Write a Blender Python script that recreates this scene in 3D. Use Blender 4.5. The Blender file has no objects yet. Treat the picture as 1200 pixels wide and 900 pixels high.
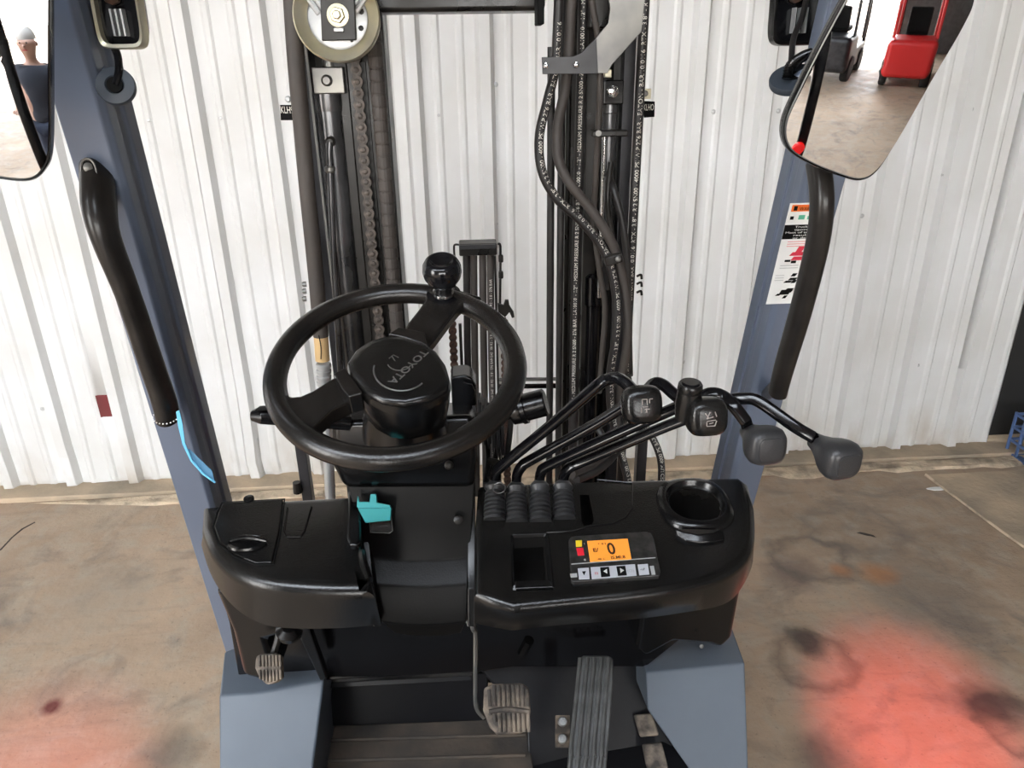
import bpy, bmesh, math, random
from mathutils import Vector as V, Matrix
from math import sin, cos, tan, pi, radians, sqrt, atan2
random.seed(7)
SC = bpy.context.scene
COL = SC.collection
# ------------------------------------------------------------------ camera
F = 867.0; CH = 1.95
YAW, PITCH, ROLL = radians(3.3), radians(23), radians(-.95)
FW = V((sin(YAW)*cos(PITCH), cos(YAW)*cos(PITCH), -sin(PITCH)))
_r = V((cos(YAW), -sin(YAW), 0)); _u = _r.cross(FW)
RT = _r*cos(ROLL)+_u*sin(ROLL); UP = -_r*sin(ROLL)+_u*cos(ROLL)
CP = V((0, 0, CH))
cd = bpy.data.cameras.new('camera'); cam = bpy.data.objects.new('camera', cd); COL.objects.link(cam)
cd.sensor_fit = 'HORIZONTAL'; cd.sensor_width = 36; cd.lens = 36*F/1200; cd.clip_start = .02; cd.clip_end = 300
m = Matrix.Identity(4)
for i in range(3):
    m[i][0] = RT[i]; m[i][1] = UP[i]; m[i][2] = -FW[i]; m[i][3] = CP[i]
cam.matrix_world = m; SC.camera = cam
# ------------------------------------------------------------------ world, exposure
SC.view_settings.view_transform = 'Standard'; SC.view_settings.look = 'None'
SC.view_settings.gamma = 1; SC.view_settings.exposure = -0.55; SC.view_settings.use_curve_mapping = False
w = bpy.data.worlds.new('world'); SC.world = w; w.use_nodes = True
nt = w.node_tree; nt.nodes.clear()
wo = nt.nodes.new('ShaderNodeOutputWorld'); bg = nt.nodes.new('ShaderNodeBackground')
tc = nt.nodes.new('ShaderNodeTexCoord'); sx = nt.nodes.new('ShaderNodeSeparateXYZ'); cr = nt.nodes.new('ShaderNodeValToRGB')
cr.color_ramp.elements[0].position = 0.0; cr.color_ramp.elements[0].color = (1, .985, .95, 1)
cr.color_ramp.elements[1].position = .7; cr.color_ramp.elements[1].color = (.84, .91, 1, 1)
nt.links.new(tc.outputs['Generated'], sx.inputs[0]); nt.links.new(sx.outputs[2], cr.inputs[0])
nt.links.new(cr.outputs[0], bg.inputs[0]); bg.inputs[1].default_value = 26.0
nt.links.new(bg.outputs[0], wo.inputs[0])
# sun on the yard outside the open side of the shed (it never reaches the bay itself)
sd = bpy.data.lights.new('sun', 'SUN'); sd.energy = 2.0; sd.angle = radians(2); sun = bpy.data.objects.new('sun', sd)
sun.rotation_euler = (radians(-28), radians(-18), 0); COL.objects.link(sun)
def spot(name, loc, tgt, e, ang, blend, col, size):
    l = bpy.data.lights.new(name, 'SPOT'); l.energy = e; l.spot_size = radians(ang); l.spot_blend = blend; l.color = col; l.shadow_soft_size = size
    o = bpy.data.objects.new(name, l); o.location = loc; o.rotation_euler = (V(tgt)-V(loc)).to_track_quat('-Z', 'Y').to_euler(); COL.objects.link(o); return o
# red zone lamps at the rear corners of the overhead guard, aimed at the floor beside the truck
spot('red_zone_spot_right', (.56, -.40, 2.12), (1.36, 1.62, 0), 1050, 15, 1.0, (1, .015, .015), .02)
spot('red_zone_spot_left', (-.56, -.40, 2.12), (-1.34, 1.52, 0), 620, 17, 1.0, (1, .03, .03), .02)

# ------------------------------------------------------------------ pixel -> world helpers (rays of the photograph on real planes)
def ray(px, py): return FW + RT*((px-600)/F) - UP*((py-450)/F)
def KD(px, py, d): return CP + ray(px, py)*d
def K(px, py, Y):
    r = ray(px, py); return CP + r*(Y/r.y)
def KZ(px, py, Z):
    r = ray(px, py); return CP + r*((Z-CH)/r.z)
def KP(px, py, p0, n):
    r = ray(px, py); return CP + r*((V(p0)-CP).dot(n)/r.dot(n))
# ------------------------------------------------------------------ materials
MATS = {}
def mat(name, col, rough=.5, metal=0., bump=0., bscale=200., var=0., vscale=8., col2=None, emit=0., spec=.5, coat=0., lo=.35, hi=.65, detail=4., bdist=.002, rvar=0.):
    m = bpy.data.materials.new(name); m.use_nodes = True; MATS[name] = m
    n = m.node_tree.nodes; L = m.node_tree.links; b = n['Principled BSDF']
    b.inputs['Base Color'].default_value = (*col, 1); b.inputs['Roughness'].default_value = rough; b.inputs['Metallic'].default_value = metal
    b.inputs['Specular IOR Level'].default_value = spec; b.inputs['Coat Weight'].default_value = coat; b.inputs['Coat Roughness'].default_value = .15
    t = n.new('ShaderNodeTexCoord')
    if var or col2:
        z = n.new('ShaderNodeTexNoise'); z.inputs['Scale'].default_value = vscale; z.inputs['Detail'].default_value = detail; L.new(t.outputs['Object'], z.inputs['Vector'])
        r = n.new('ShaderNodeValToRGB'); c2 = col2 or tuple(c*(1-var) for c in col)
        r.color_ramp.elements[0].position = lo; r.color_ramp.elements[0].color = (*c2, 1)
        r.color_ramp.elements[1].position = hi; r.color_ramp.elements[1].color = (*col, 1)
        L.new(z.outputs[0], r.inputs[0]); L.new(r.outputs[0], b.inputs['Base Color'])
        if rvar:
            mr = n.new('ShaderNodeMapRange'); mr.inputs[1].default_value = .3; mr.inputs[2].default_value = .7
            mr.inputs[3].default_value = rough+rvar; mr.inputs[4].default_value = max(.03, rough-rvar); L.new(z.outputs[0], mr.inputs[0]); L.new(mr.outputs[0], b.inputs['Roughness'])
    if bump:
        z2 = n.new('ShaderNodeTexNoise'); z2.inputs['Scale'].default_value = bscale; z2.inputs['Detail'].default_value = 3; L.new(t.outputs['Object'], z2.inputs['Vector'])
        bp = n.new('ShaderNodeBump'); bp.inputs['Strength'].default_value = bump; bp.inputs['Distance'].default_value = bdist
        L.new(z2.outputs[0], bp.inputs['Height']); L.new(bp.outputs[0], b.inputs['Normal'])
    if emit:
        b.inputs['Emission Color'].default_value = (*col, 1); b.inputs['Emission Strength'].default_value = emit
    return m
PLA = mat('black_grained_plastic', (.005, .005, .005), .22, spec=.42, bump=.22, bscale=420, bdist=.001, col2=(.012, .011, .010), vscale=9, rvar=.06)
PLS = mat('black_smooth_plastic', (.004, .004, .0042), .22, spec=.5, bump=.12, bscale=500, bdist=.0008)
PLD = mat('black_matt_plastic', (.004, .004, .004), .36, spec=.22, bump=.22, bscale=420, bdist=.001)
WHE = mat('wheel_grained_black', (.007, .0065, .006), .22, spec=.5, bump=.25, bscale=520, bdist=.0012, col2=(.016, .0135, .012), vscale=14)
RUB = mat('black_rubber', (.030, .030, .031), .42, bump=.15, bscale=300, bdist=.001)
KNB = mat('dark_grey_knob_rubber', (.030, .030, .032), .36, bump=.3, bscale=380, bdist=.001)
GLO = mat('glossy_black_paint', (.005, .005, .006), .16, bump=.05, bscale=40)
STE = mat('greasy_black_steel', (.007, .0065, .006), .34, spec=.3, bump=.2, bscale=60, col2=(.022, .019, .016), vscale=14, rvar=.12)
MGR = mat('dull_grey_mast_steel', (.04, .04, .045), .38, metal=.2, col2=(.014, .014, .016), vscale=9)
CYL = mat('dark_polished_cylinder', (.17, .17, .175), .26, metal=.7, col2=(.05, .05, .052), vscale=6)
CHR = mat('bright_chrome_rod', (.75, .75, .75), .14, metal=1)
ZIN = mat('zinc_plated_steel', (.52, .49, .40), .35, metal=.75, col2=(.68, .62, .42), vscale=16)
ZIG = mat('grey_zinc_plate', (.30, .29, .26), .38, metal=.7, col2=(.12, .12, .125), vscale=7)
SIL = mat('silver_fitting', (.50, .51, .51), .35, metal=.5)
HOS = mat('brown_grey_hose', (.060, .049, .041), .62, bump=.2, bscale=160, col2=(.05, .042, .038), vscale=12)
HOB = mat('black_hose', (.024, .021, .020), .42, bump=.1, bscale=200, col2=(.011, .010, .010), vscale=20)
INK = mat('white_hose_print', (.72, .68, .60), .6)
RST = mat('rusty_chain_steel', (.11, .05, .03), .7, metal=.2, bump=.4, bscale=120, col2=(.045, .03, .024), vscale=60)
CHN = mat('greasy_chain_steel', (.11, .088, .073), .5, metal=.35, bump=.3, bscale=150, col2=(.035, .03, .027), vscale=70)
BLU = mat('blue_grey_truck_paint', (.125, .150, .205), .30, bump=.04, bscale=30, coat=.2, col2=(.105, .128, .178), vscale=3)
COW = mat('grey_truck_paint', (.105, .125, .152), .42, bump=.06, bscale=260, col2=(.09, .108, .132), vscale=5)
GRB = mat('handle_black_plastic', (.010, .009, .0085), .30, bump=.08, bscale=120, spec=.35, col2=(.022, .019, .017), vscale=26)
MIR = mat('mirror_silver', (.74, .75, .76), .015, metal=1)
WHT = mat('white_label', (.80, .80, .78), .5); BLK = mat('black_print', (.003, .003, .003), .7, spec=.15); ORG = mat('orange_print', (.85, .16, .02), .5)
RDP = mat('red_print', (.60, .03, .06), .5); PNK = mat('pink_print', (.75, .35, .35), .5); GRN = mat('green_print', (.10, .45, .30), .5)
GPR = mat('grey_print', (.45, .45, .45), .5); TEA = mat('teal_plastic', (.03, .31, .32), .38); LBL = mat('light_blue_strap', (.10, .42, .65), .5)
LB2 = mat('dull_blue_plastic', (.045, .17, .29), .4)
SCR = mat('orange_lit_screen', (.90, .34, .045), .3, emit=.50); LCD = mat('dark_lcd_segments', (.05, .018, .004), .5)
YEL = mat('yellow_indicator', (.85, .62, .03), .4, emit=.25); RDI = mat('red_indicator', (.75, .02, .04), .4, emit=.25)
BTN = mat('light_grey_button', (.62, .62, .66), .45); DSP = mat('display_glossy_film', (.045, .042, .040), .22, col2=(.02, .019, .018), vscale=60)
PAD = mat('dusty_rubber_pedal', (.24, .19, .145), .8, bump=.4, bscale=150, col2=(.05, .042, .036), vscale=26, lo=.42, hi=.62)
ACC = mat('worn_grey_rubber', (.12, .12, .115), .55, bump=.25, bscale=180, col2=(.045, .044, .042), vscale=20)
MATR = mat('dirty_floor_mat_rubber', (.105, .082, .064), .8, spec=.2, bump=.35, bscale=90, col2=(.05, .045, .041), vscale=9)
TOE = mat('scuffed_black_toe_board', (.012, .012, .014), .38, spec=.35, bump=.15, bscale=90, col2=(.006, .006, .007), vscale=6, rvar=.1)
REDP = mat('red_truck_paint', (.55, .02, .02), .35); TYR = mat('tyre_rubber', (.02, .02, .02), .8)
TAP = mat('tan_paper_tape', (.62, .42, .20), .7, bump=.2, bscale=90); CRT = mat('blue_crate_plastic', (.10, .17, .36), .5)
SKN = mat('skin', (.55, .33, .25), .55); SHI = mat('dark_shirt', (.03, .035, .05), .8); TRO = mat('dark_trousers', (.04, .05, .08), .85); HAI = mat('grey_hair', (.55, .52, .48), .8)
REDL = mat('red_lamp_lens', (.7, .01, .01), .2, emit=1.5); DEB = mat('dark_debris', (.05, .04, .035), .9); LEN = mat('lamp_lens', (.6, .6, .55), .1)
HOLE = mat('painted_red_glow', (.10, .003, .004), .6)
WALL = mat('white_painted_sheet_metal', (.74, .75, .755), .42, bump=.10, bscale=5, bdist=.02, col2=(.66, .66, .645), vscale=2.2)
ROOF = mat('grey_roof_sheet', (.16, .16, .16), .6, col2=(.12, .12, .12)); CRB = mat('rough_pale_concrete', (.66, .53, .38), .9, bump=.8, bscale=22, bdist=.02, col2=(.30, .24, .18), vscale=9, lo=.35, hi=.55)
SHADE = mat('opening_shade_black', (.012, .012, .012), .7)
# wall material: dirt creeping up from the bottom edge
def wall_dirt():
    n = WALL.node_tree.nodes; L = WALL.node_tree.links; b = n['Principled BSDF']; src = b.inputs['Base Color'].links[0].from_socket
    g = n.new('ShaderNodeNewGeometry'); s = n.new('ShaderNodeSeparateXYZ'); L.new(g.outputs['Position'], s.inputs[0])
    nz = n.new('ShaderNodeTexNoise'); nz.inputs['Scale'].default_value = 6; nz.inputs['Detail'].default_value = 6
    mp = n.new('ShaderNodeMapping'); mp.inputs['Scale'].default_value = (1, 1, .5); L.new(g.outputs['Position'], mp.inputs[0]); L.new(mp.outputs[0], nz.inputs['Vector'])
    mr = n.new('ShaderNodeMapRange'); mr.inputs[1].default_value = .32; mr.inputs[2].default_value = 0.0; mr.inputs[3].default_value = 0; mr.inputs[4].default_value = .9; L.new(s.outputs[2], mr.inputs[0])
    mu = n.new('ShaderNodeMath'); mu.operation = 'MULTIPLY'; L.new(mr.outputs[0], mu.inputs[0])
    r = n.new('ShaderNodeValToRGB'); r.color_ramp.elements[0].position = .42; r.color_ramp.elements[1].position = .72; L.new(nz.outputs[0], r.inputs[0]); L.new(r.outputs[0], mu.inputs[1])
    mx = n.new('ShaderNodeMix'); mx.data_type = 'RGBA'; L.new(mu.outputs[0], mx.inputs[0]); L.new(src, mx.inputs[6]); mx.inputs[7].default_value = (.42, .35, .27, 1)
    L.new(mx.outputs[2], b.inputs['Base Color'])
wall_dirt()
# floor material
def floor_mat():
    m = bpy.data.materials.new('stained_concrete'); m.use_nodes = True; n = m.node_tree.nodes; L = m.node_tree.links; b = n['Principled BSDF']
    g = n.new('ShaderNodeNewGeometry'); pos = g.outputs['Position']
    def noise(sc, det=6, dist=0., vec=None, rough=.6):
        z = n.new('ShaderNodeTexNoise'); z.inputs['Scale'].default_value = sc; z.inputs['Detail'].default_value = det; z.inputs['Distortion'].default_value = dist; z.inputs['Roughness'].default_value = rough
        L.new(vec or pos, z.inputs['Vector']); return z.outputs[0]
    def ramp(s, a, c1, b_, c2):
        r = n.new('ShaderNodeValToRGB'); r.color_ramp.elements[0].position = a; r.color_ramp.elements[0].color = (*c1, 1); r.color_ramp.elements[1].position = b_; r.color_ramp.elements[1].color = (*c2, 1); L.new(s, r.inputs[0]); return r.outputs[0]
    def mix(f, a, c):
        x = n.new('ShaderNodeMix'); x.data_type = 'RGBA'
        if hasattr(f, 'links'): L.new(f, x.inputs[0])
        else: x.inputs[0].default_value = f
        L.new(a, x.inputs[6])
        if isinstance(c, tuple): x.inputs[7].default_value = (*c, 1)
        else: L.new(c, x.inputs[7])
        return x.outputs[2]
    def math_(op, a, c):
        x = n.new('ShaderNodeMath'); x.operation = op
        for i, q in enumerate((a, c)):
            if isinstance(q, (int, float)): x.inputs[i].default_value = q
            else: L.new(q, x.inputs[i])
        return x.outputs[0]
    base = ramp(noise(1.3, 5, .6), .3, (.33, .238, .165), .7, (.50, .365, .255))
    base = mix(ramp(noise(9, 8, .5), .45, (0, 0, 0), .75, (1, 1, 1)), base, (.42, .35, .27))
    base = mix(math_('MULTIPLY', ramp(noise(3.2, 6, 1.2), .52, (0, 0, 0), .72, (1, 1, 1)), .6), base, (.15, .13, .12))
    mp = n.new('ShaderNodeMapping'); mp.inputs['Rotation'].default_value = (0, 0, .5); mp.inputs['Scale'].default_value = (1.2, 7, 1); L.new(pos, mp.inputs[0])
    base = mix(math_('MULTIPLY', ramp(noise(2.2, 6, .8, mp.outputs[0]), .55, (0, 0, 0), .75, (1, 1, 1)), .35), base, (.17, .14, .12))
    base = mix(math_('MULTIPLY', ramp(noise(60, 3), .62, (0, 0, 0), .7, (1, 1, 1)), .35), base, (.09, .07, .06))
    # individual stains: (x, y, radius, inner, colour, amount)
    def stain(px, py, rad, col, amt, ring=False):
        c = KZ(px, py, 0); vm = n.new('ShaderNodeVectorMath'); vm.operation = 'DISTANCE'; wp = n.new('ShaderNodeVectorMath'); wp.operation = 'ADD'
        zz = n.new('ShaderNodeTexNoise'); zz.inputs['Scale'].default_value = 9; zz.inputs['Detail'].default_value = 5; L.new(pos, zz.inputs['Vector'])
        sc_ = n.new('ShaderNodeVectorMath'); sc_.operation = 'SCALE'; sc_.inputs[3].default_value = rad*.9; L.new(zz.outputs['Color'], sc_.inputs[0])
        L.new(pos, wp.inputs[0]); L.new(sc_.outputs[0], wp.inputs[1]); L.new(wp.outputs[0], vm.inputs[0]); vm.inputs[1].default_value = c+V((rad*.45, rad*.45, rad*.45))
        r = n.new('ShaderNodeValToRGB'); e = r.color_ramp.elements
        if ring:
            e[0].position = .5; e[0].color = (0, 0, 0, 1); e[1].position = 1; e[1].color = (0, 0, 0, 1); x = e.new(.78); x.color = (amt, amt, amt, 1)
        else:
            e[0].position = .35; e[0].color = (amt, amt, amt, 1); e[1].position = 1; e[1].color = (0, 0, 0, 1)
        L.new(math_('DIVIDE', vm.outputs['Value'], rad), r.inputs[0]); return r.outputs[0], col
    global STAINS
    for s in [(945, 752, .09, (.05, .035, .03), .85, False), (955, 775, .17, (.09, .06, .05), .5, True), (1165, 830, .13, (.045, .04, .035), .8, False), (1190, 850, .14, (.05, .045, .04), .5, True),
              (930, 672, .16, (.13, .09, .085), .6, False), (950, 655, .20, (.11, .09, .08), .55, True), (1000, 620, .26, (.14, .12, .11), .45, True), (1030, 672, .10, (.50, .20, .06), .7, False), (985, 668, .06, (.50, .20, .07), .6, False),
              (62, 828, .045, (.10, .012, .01), .95, False), (120, 700, .3, (.36, .29, .22), .5, False), (300, 640, .3, (.14, .12, .11), .4, True), (960, 885, .12, (.10, .07, .06), .6, False), (1090, 700, .3, (.16, .135, .12), .5, False), (200, 880, .12, (.10, .085, .07), .6, False), (120, 600, .25, (.42, .33, .24), .5, False)]:
        f, c = stain(*s); base = mix(f, base, c)
    L.new(base, b.inputs['Base Color'])
    L.new(ramp(noise(4, 5), .3, (.5, .5, .5), .7, (.78, .78, .78)), b.inputs['Roughness'])
    bp = n.new('ShaderNodeBump'); bp.inputs['Strength'].default_value = .35; bp.inputs['Distance'].default_value = .01; L.new(noise(28, 8), bp.inputs['Height']); L.new(bp.outputs[0], b.inputs['Normal'])
    return m
FLO = floor_mat()
FL2 = mat('pale_concrete_slab', (.60, .46, .32), .85, bump=.4, bscale=30, bdist=.01, col2=(.30, .25, .19), vscale=3, detail=8)
# ------------------------------------------------------------------ object helpers
WL = {}
def link(o, parent=None, loc=V((0, 0, 0))):
    COL.objects.link(o); loc = V(loc); WL[o.name] = loc
    if parent is not None:
        o.parent = parent; o.location = loc - WL[parent.name]
    else: o.location = loc
    return o
def thing(name, label, cat, loc, group=None):
    o = bpy.data.objects.new(name, None); o.empty_display_size = .1; link(o, None, loc); o['label'] = label; o['category'] = cat
    if group: o['group'] = group
    return o
def tag(o, label=None, cat=None, group=None, kind=None):
    if label: o['label'] = label
    if cat: o['category'] = cat
    if group: o['group'] = group
    if kind: o['kind'] = kind
    return o
class MB:
    def __init__(s): s.v = []; s.f = []
    def add(s, vs, fs):
        k = len(s.v); s.v += [V(a) for a in vs]; s.f += [[i+k for i in f] for f in fs]; return s
    def box(s, c, d, R=None):
        c = V(c); p = []
        for x in (-1, 1):
            for y in (-1, 1):
                for z in (-1, 1):
                    q = V((x*d[0]/2, y*d[1]/2, z*d[2]/2)); p.append(c+(R@q if R else q))
        return s.add(p, [(0, 1, 3, 2), (4, 6, 7, 5), (0, 4, 5, 1), (2, 3, 7, 6), (0, 2, 6, 4), (1, 5, 7, 3)])
    def loft(s, rings, cap=True, closed=True):
        k = len(s.v); n = len(rings[0])
        for r in rings: s.v += [V(a) for a in r]
        for j in range(len(rings)-1):
            for i in range(n if closed else n-1):
                a = k+j*n+i; b = k+j*n+(i+1) % n; s.f.append([a, b, b+n, a+n])
        if cap: s.f.append([k+i for i in range(n)][::-1]); s.f.append([k+(len(rings)-1)*n+i for i in range(n)])
        return s
    def lathe(s, p0, ax, prof, n=24, cap=True):
        ax = V(ax).normalized(); a = ax.orthogonal().normalized(); b = ax.cross(a); p0 = V(p0)
        return s.loft([[p0+ax*h+(a*cos(2*pi*i/n)+b*sin(2*pi*i/n))*r for i in range(n)] for r, h in prof], cap)
    def tube(s, pts, r, n=12, smooth=True, sub=6, section=None, up=None, cap=True):
        pts = [V(p) for p in pts]
        rr = r if isinstance(r, (list, tuple)) else [r]*len(pts)
        if smooth and len(pts) > 2: pts, rr = crom(pts, rr, sub)
        rings = []; prev = None
        for i, p in enumerate(pts):
            t = (pts[min(i+1, len(pts)-1)]-pts[max(i-1, 0)]).normalized()
            if prev is None:
                a = (V(up)-t*V(up).dot(t)).normalized() if up is not None else t.orthogonal().normalized()
            else: a = (prev-t*prev.dot(t)).normalized()
            prev = a; b = t.cross(a)
            if section: rings.append([p+a*q[0]*rr[i]+b*q[1]*rr[i] for q in section])
            else: rings.append([p+(a*cos(2*pi*k/n)+b*sin(2*pi*k/n))*rr[i] for k in range(n)])
        return s.loft(rings, cap)
    def build(s, name, m, parent=None, bevel=0., seg=2, ang=35, smooth=True, sub=0, recalc=True):
        vs = s.v; lo = V([min(v[i] for v in vs) for i in range(3)]); hi = V([max(v[i] for v in vs) for i in range(3)]); c = (lo+hi)/2
        c.z = lo.z
        me = bpy.data.meshes.new(name); me.from_pydata([v-c for v in vs], [], s.f)
        if recalc:
            bm = bmesh.new(); bm.from_mesh(me); bmesh.ops.recalc_face_normals(bm, faces=bm.faces); bm.to_mesh(me); bm.free()
        me.materials.append(m)
        if smooth:
            me.polygons.foreach_set('use_smooth', [True]*len(me.polygons)); me.set_sharp_from_angle(angle=radians(ang))
        o = bpy.data.objects.new(name, me); link(o, parent, c)
        if bevel:
            b = o.modifiers.new('bevel', 'BEVEL'); b.width = bevel; b.segments = seg; b.limit_method = 'ANGLE'; b.angle_limit = radians(30); b.harden_normals = True
        if sub:
            u = o.modifiers.new('sub', 'SUBSURF'); u.levels = sub; u.render_levels = sub
        return o
def crom(P, R, sub):
    out = []; ro = []; n = len(P)
    for i in range(n-1):
        p0 = P[max(i-1, 0)]; p1 = P[i]; p2 = P[i+1]; p3 = P[min(i+2, n-1)]
        for k in range(sub):
            t = k/sub; t2 = t*t; t3 = t2*t
            out.append(.5*((2*p1)+(p2-p0)*t+(2*p0-5*p1+4*p2-p3)*t2+(3*p1-p0-3*p2+p3)*t3)); ro.append(R[i]*(1-t)+R[i+1]*t)
    out.append(P[-1]); ro.append(R[-1]); return out, ro
def sq_section(a, b, r=.35, n=4):   # rounded rectangle half sizes a, b (times the radius)
    out = []; c = min(a, b)*r
    for q, (sx_, sy_) in enumerate(((1, 1), (-1, 1), (-1, -1), (1, -1))):
        for k in range(n+1):
            t = (q+k/n)*pi/2; out.append(((a-c)*sx_+c*cos(t), (b-c)*sy_+c*sin(t)))
    return out
def superring(c, u, v, a, b, e=3.0, n=24):
    out = []
    for i in range(n):
        t = 2*pi*i/n; x, y = cos(t), sin(t)
        out.append(V(c)+u*(a*math.copysign(abs(x)**(2/e), x))+v*(b*math.copysign(abs(y)**(2/e), y)))
    return out
def plate(pts, n, th, name, m, parent, bevel=0., seg=2, off=0.):   # polygon given as world points, thickness th back along -n, raised by off
    n = V(n).normalized(); mb = MB(); mb.loft([[p+n*off for p in pts], [p+n*(off-th) for p in pts]]); return mb.build(name, m, parent, bevel, seg)
_tc = {}
def text2d(s, bold=0.):
    if (s, bold) in _tc: return _tc[s, bold]
    cu = bpy.data.curves.new('t', 'FONT'); cu.body = s; cu.size = 1; cu.resolution_u = 3; cu.fill_mode = 'FRONT'; cu.offset = bold
    o = bpy.data.objects.new('t', cu); COL.objects.link(o); dg = bpy.context.evaluated_depsgraph_get(); me = bpy.data.meshes.new_from_object(o.evaluated_get(dg))
    vs = [v.co.copy() for v in me.vertices]; fs = [list(p.vertices) for p in me.polygons]; bpy.data.objects.remove(o); bpy.data.meshes.remove(me)
    _tc[s, bold] = (vs, fs, max((v.x for v in vs), default=1), max((v.y for v in vs), default=.7)); return _tc[s, bold]
def lettering(s, origin, xd, yd, h, m, parent, name='lettering', width=None, bold=0.):
    vs, fs, W, Hh = text2d(s, bold); xd = V(xd).normalized(); yd = V(yd).normalized(); k = h/.7; kx = width/W if width else k
    mb = MB(); mb.add([V(origin)+xd*v.x*kx+yd*v.y*k for v in vs], fs); return mb.build(name, m, parent, smooth=False, recalc=False)
def path_text(s, pts, r, h, m, parent, face=V((0, -1, .35)), s0=0., turn=0., rev=False):
    P, _ = crom([V(p) for p in pts], [1]*len(pts), 10) if len(pts) > 2 else ([V(p) for p in pts], 0)
    if rev: P = P[::-1]
    cum = [0]
    for i in range(len(P)-1): cum.append(cum[-1]+(P[i+1]-P[i]).length)
    Ltot = cum[-1]; vs, fs, W, _h = text2d(s); k = h/.7; out = []
    adv = W*k*1.02; mb = MB(); st = s0
    while st+adv < Ltot+.001 or st == s0:
        out = []; ok = True
        for v in vs:
            a = st+v.x*k
            if a > Ltot: ok = False; a = Ltot
            i = 0
            while i < len(cum)-2 and cum[i+1] < a: i += 1
            t = (a-cum[i])/max(1e-9, cum[i+1]-cum[i]); p = P[i].lerp(P[i+1], t); T = (P[i+1]-P[i]).normalized()
            S = face.cross(T).normalized(); S = -S if False else S; Fd = T.cross(S).normalized()
            if Fd.dot(face) < 0: Fd = -Fd
            y = (v.y-.35)*k; th = y/r+turn; out.append(p+S*(-1)*sin(th)*(-r*1.02)+Fd*cos(th)*r*1.02)
        mb.add(out, fs); st += adv
        if not ok: break
    return mb.build('lettering', m, parent, smooth=False, recalc=False)
def copy(o, loc, parent, label=None):
    c = o.copy(); link(c, parent, loc); c['label'] = label if label else ''
    if not label: del c['label']
    return c
# ================================================================== SETTING
WY = 3.45; RP = .31; RX0 = -.175
# corrugated wall: one sheet = 3 ribs; each sheet its own piece
wall = MB().box((0, WY+.20, 1.9), (12.0, .03, .1)).build('wall_back', ROOF, smooth=False)   # girt that carries the sheets
tag(wall, kind='structure')
MB().box((0, WY+.20, .5), (12.0, .03, .1)).build('girt', ROOF, wall, smooth=False)
def prof():
    p = []
    p += [(-.040, 0), (-.022, -.036), (.022, -.036), (.040, 0)]
    for c in (RP/3, 2*RP/3): p += [(c-.019, 0), (c-.008, -.0065), (c+.008, -.0065), (c+.019, 0)]
    return p
def sheet(ribs, x0, holes=(), name='wall_panel', seed=0, end=None):
    rnd = random.Random(seed); xs = []
    for k in range(ribs):
        for x, y in prof(): xs.append((x0+k*RP+x, y))
    if end is None:
        for x, y in prof()[:4]: xs.append((x0+ribs*RP+x, y+.0016))
    zs = [0.0, .05, .12, .25, .5, .9, 1.4, 2.0, 2.8, 3.6, 4.45]
    hx = []
    for (a, b, c, d) in holes:
        for x in (a, b):
            if not any(abs(x-q[0]) < .004 for q in xs): xs.append((x, 0))
        zs += [c, d]
    xs.sort(); zs = sorted(set(zs)); mb = MB(); nx = len(xs); g = []
    dents = [(rnd.uniform(x0, x0+ribs*RP), rnd.uniform(.0, .3), rnd.uniform(.05, .12), rnd.uniform(-.02, .02)) for _ in range(5)]
    for zi, z in enumerate(zs):
        for (x, y) in xs:
            dy = 0; dx = 0
            for (cx, cz, rr, am) in dents:
                q = math.exp(-((x-cx)**2+(z-cz)**2)/rr**2); dy += am*q; dx += am*.6*q
            zz = z+(rnd.uniform(-.008, .010) if zi == 0 else 0)
            if zi == 0: dy += rnd.uniform(-.006, .008)
            mb.v.append(V((x+dx, WY+y+dy, zz)))
    for j in range(len(zs)-1):
        for i in range(nx-1):
            xm = (xs[i][0]+xs[i+1][0])/2; zm = (zs[j]+zs[j+1])/2
            if any(a < xm < b and c < zm < d for (a, b, c, d) in holes): continue
            a = j*nx+i; mb.f.append([a, a+1, a+1+nx, a+nx])
    o = mb.build(name, WALL, wall, ang=10, recalc=False)
    so = o.modifiers.new('solid', 'SOLIDIFY'); so.thickness = .0008; so.offset = 1
    return o
hA = K(112, 463, WY); hB = K(134, 488, WY)
for k in range(-6, 4):
    x0 = RX0-.03+k*3*RP
    holes = []
    if x0-.04 < hA.x < x0+3*RP-.04: holes = [(hA.x, hB.x, hB.z, hA.z)]
    nr = 3
    if k == 3: break
    if k == 2: nr = 3
    sheet(nr, x0, holes, seed=k+10)
sheet(1, RX0-.03+9*RP, (), seed=77, end=True)
XEND = RX0-.03+10*RP-.04
# hole backing, painted dark red for the red light behind; bright screws
MB().box(((hA.x+hB.x)/2, WY+.06, (hA.z+hB.z)/2), (.3, .01, .3)).build('red_glow_sheet', HOLE, wall, smooth=False)
mb = MB()
for px, py in [(175, 141), (259, 138), (320, 93), (92, 273), (340, 268), (581, 99), (569, 174), (581, 262), (713+110, 86), (836, 131), (811, 259), (802, 352), (474, 335), (514, 135), (912, 130), (1138, 128), (1010, 253), (1022, 308), (1075, 428), (800, 424), (50, 479), (130, 427), (1105, 205)]:
    p = K(px, py, WY-.002); mb.lathe(p+V((0, -.001 if True else 0, 0)), (0, -1, 0), [(.011, 0), (.011, .002), (.007, .003), (.007, .008), (.004, .009)], 8)
tag(mb.build('screw_heads', SIL, wall, recalc=True), kind='stuff')
# black sheet in place of shade in the doorway at the wall's right end
tag(MB().box((XEND+.60, WY+.10, 2.22), (1.75, .05, 4.44)).build('opening_shade', SHADE, smooth=False), kind='structure')
tag(MB().box((XEND+3.0, WY+.05, 2.2), (3.2, .05, 4.4)).build('wall_right', WALL, smooth=False), kind='structure')
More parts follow.
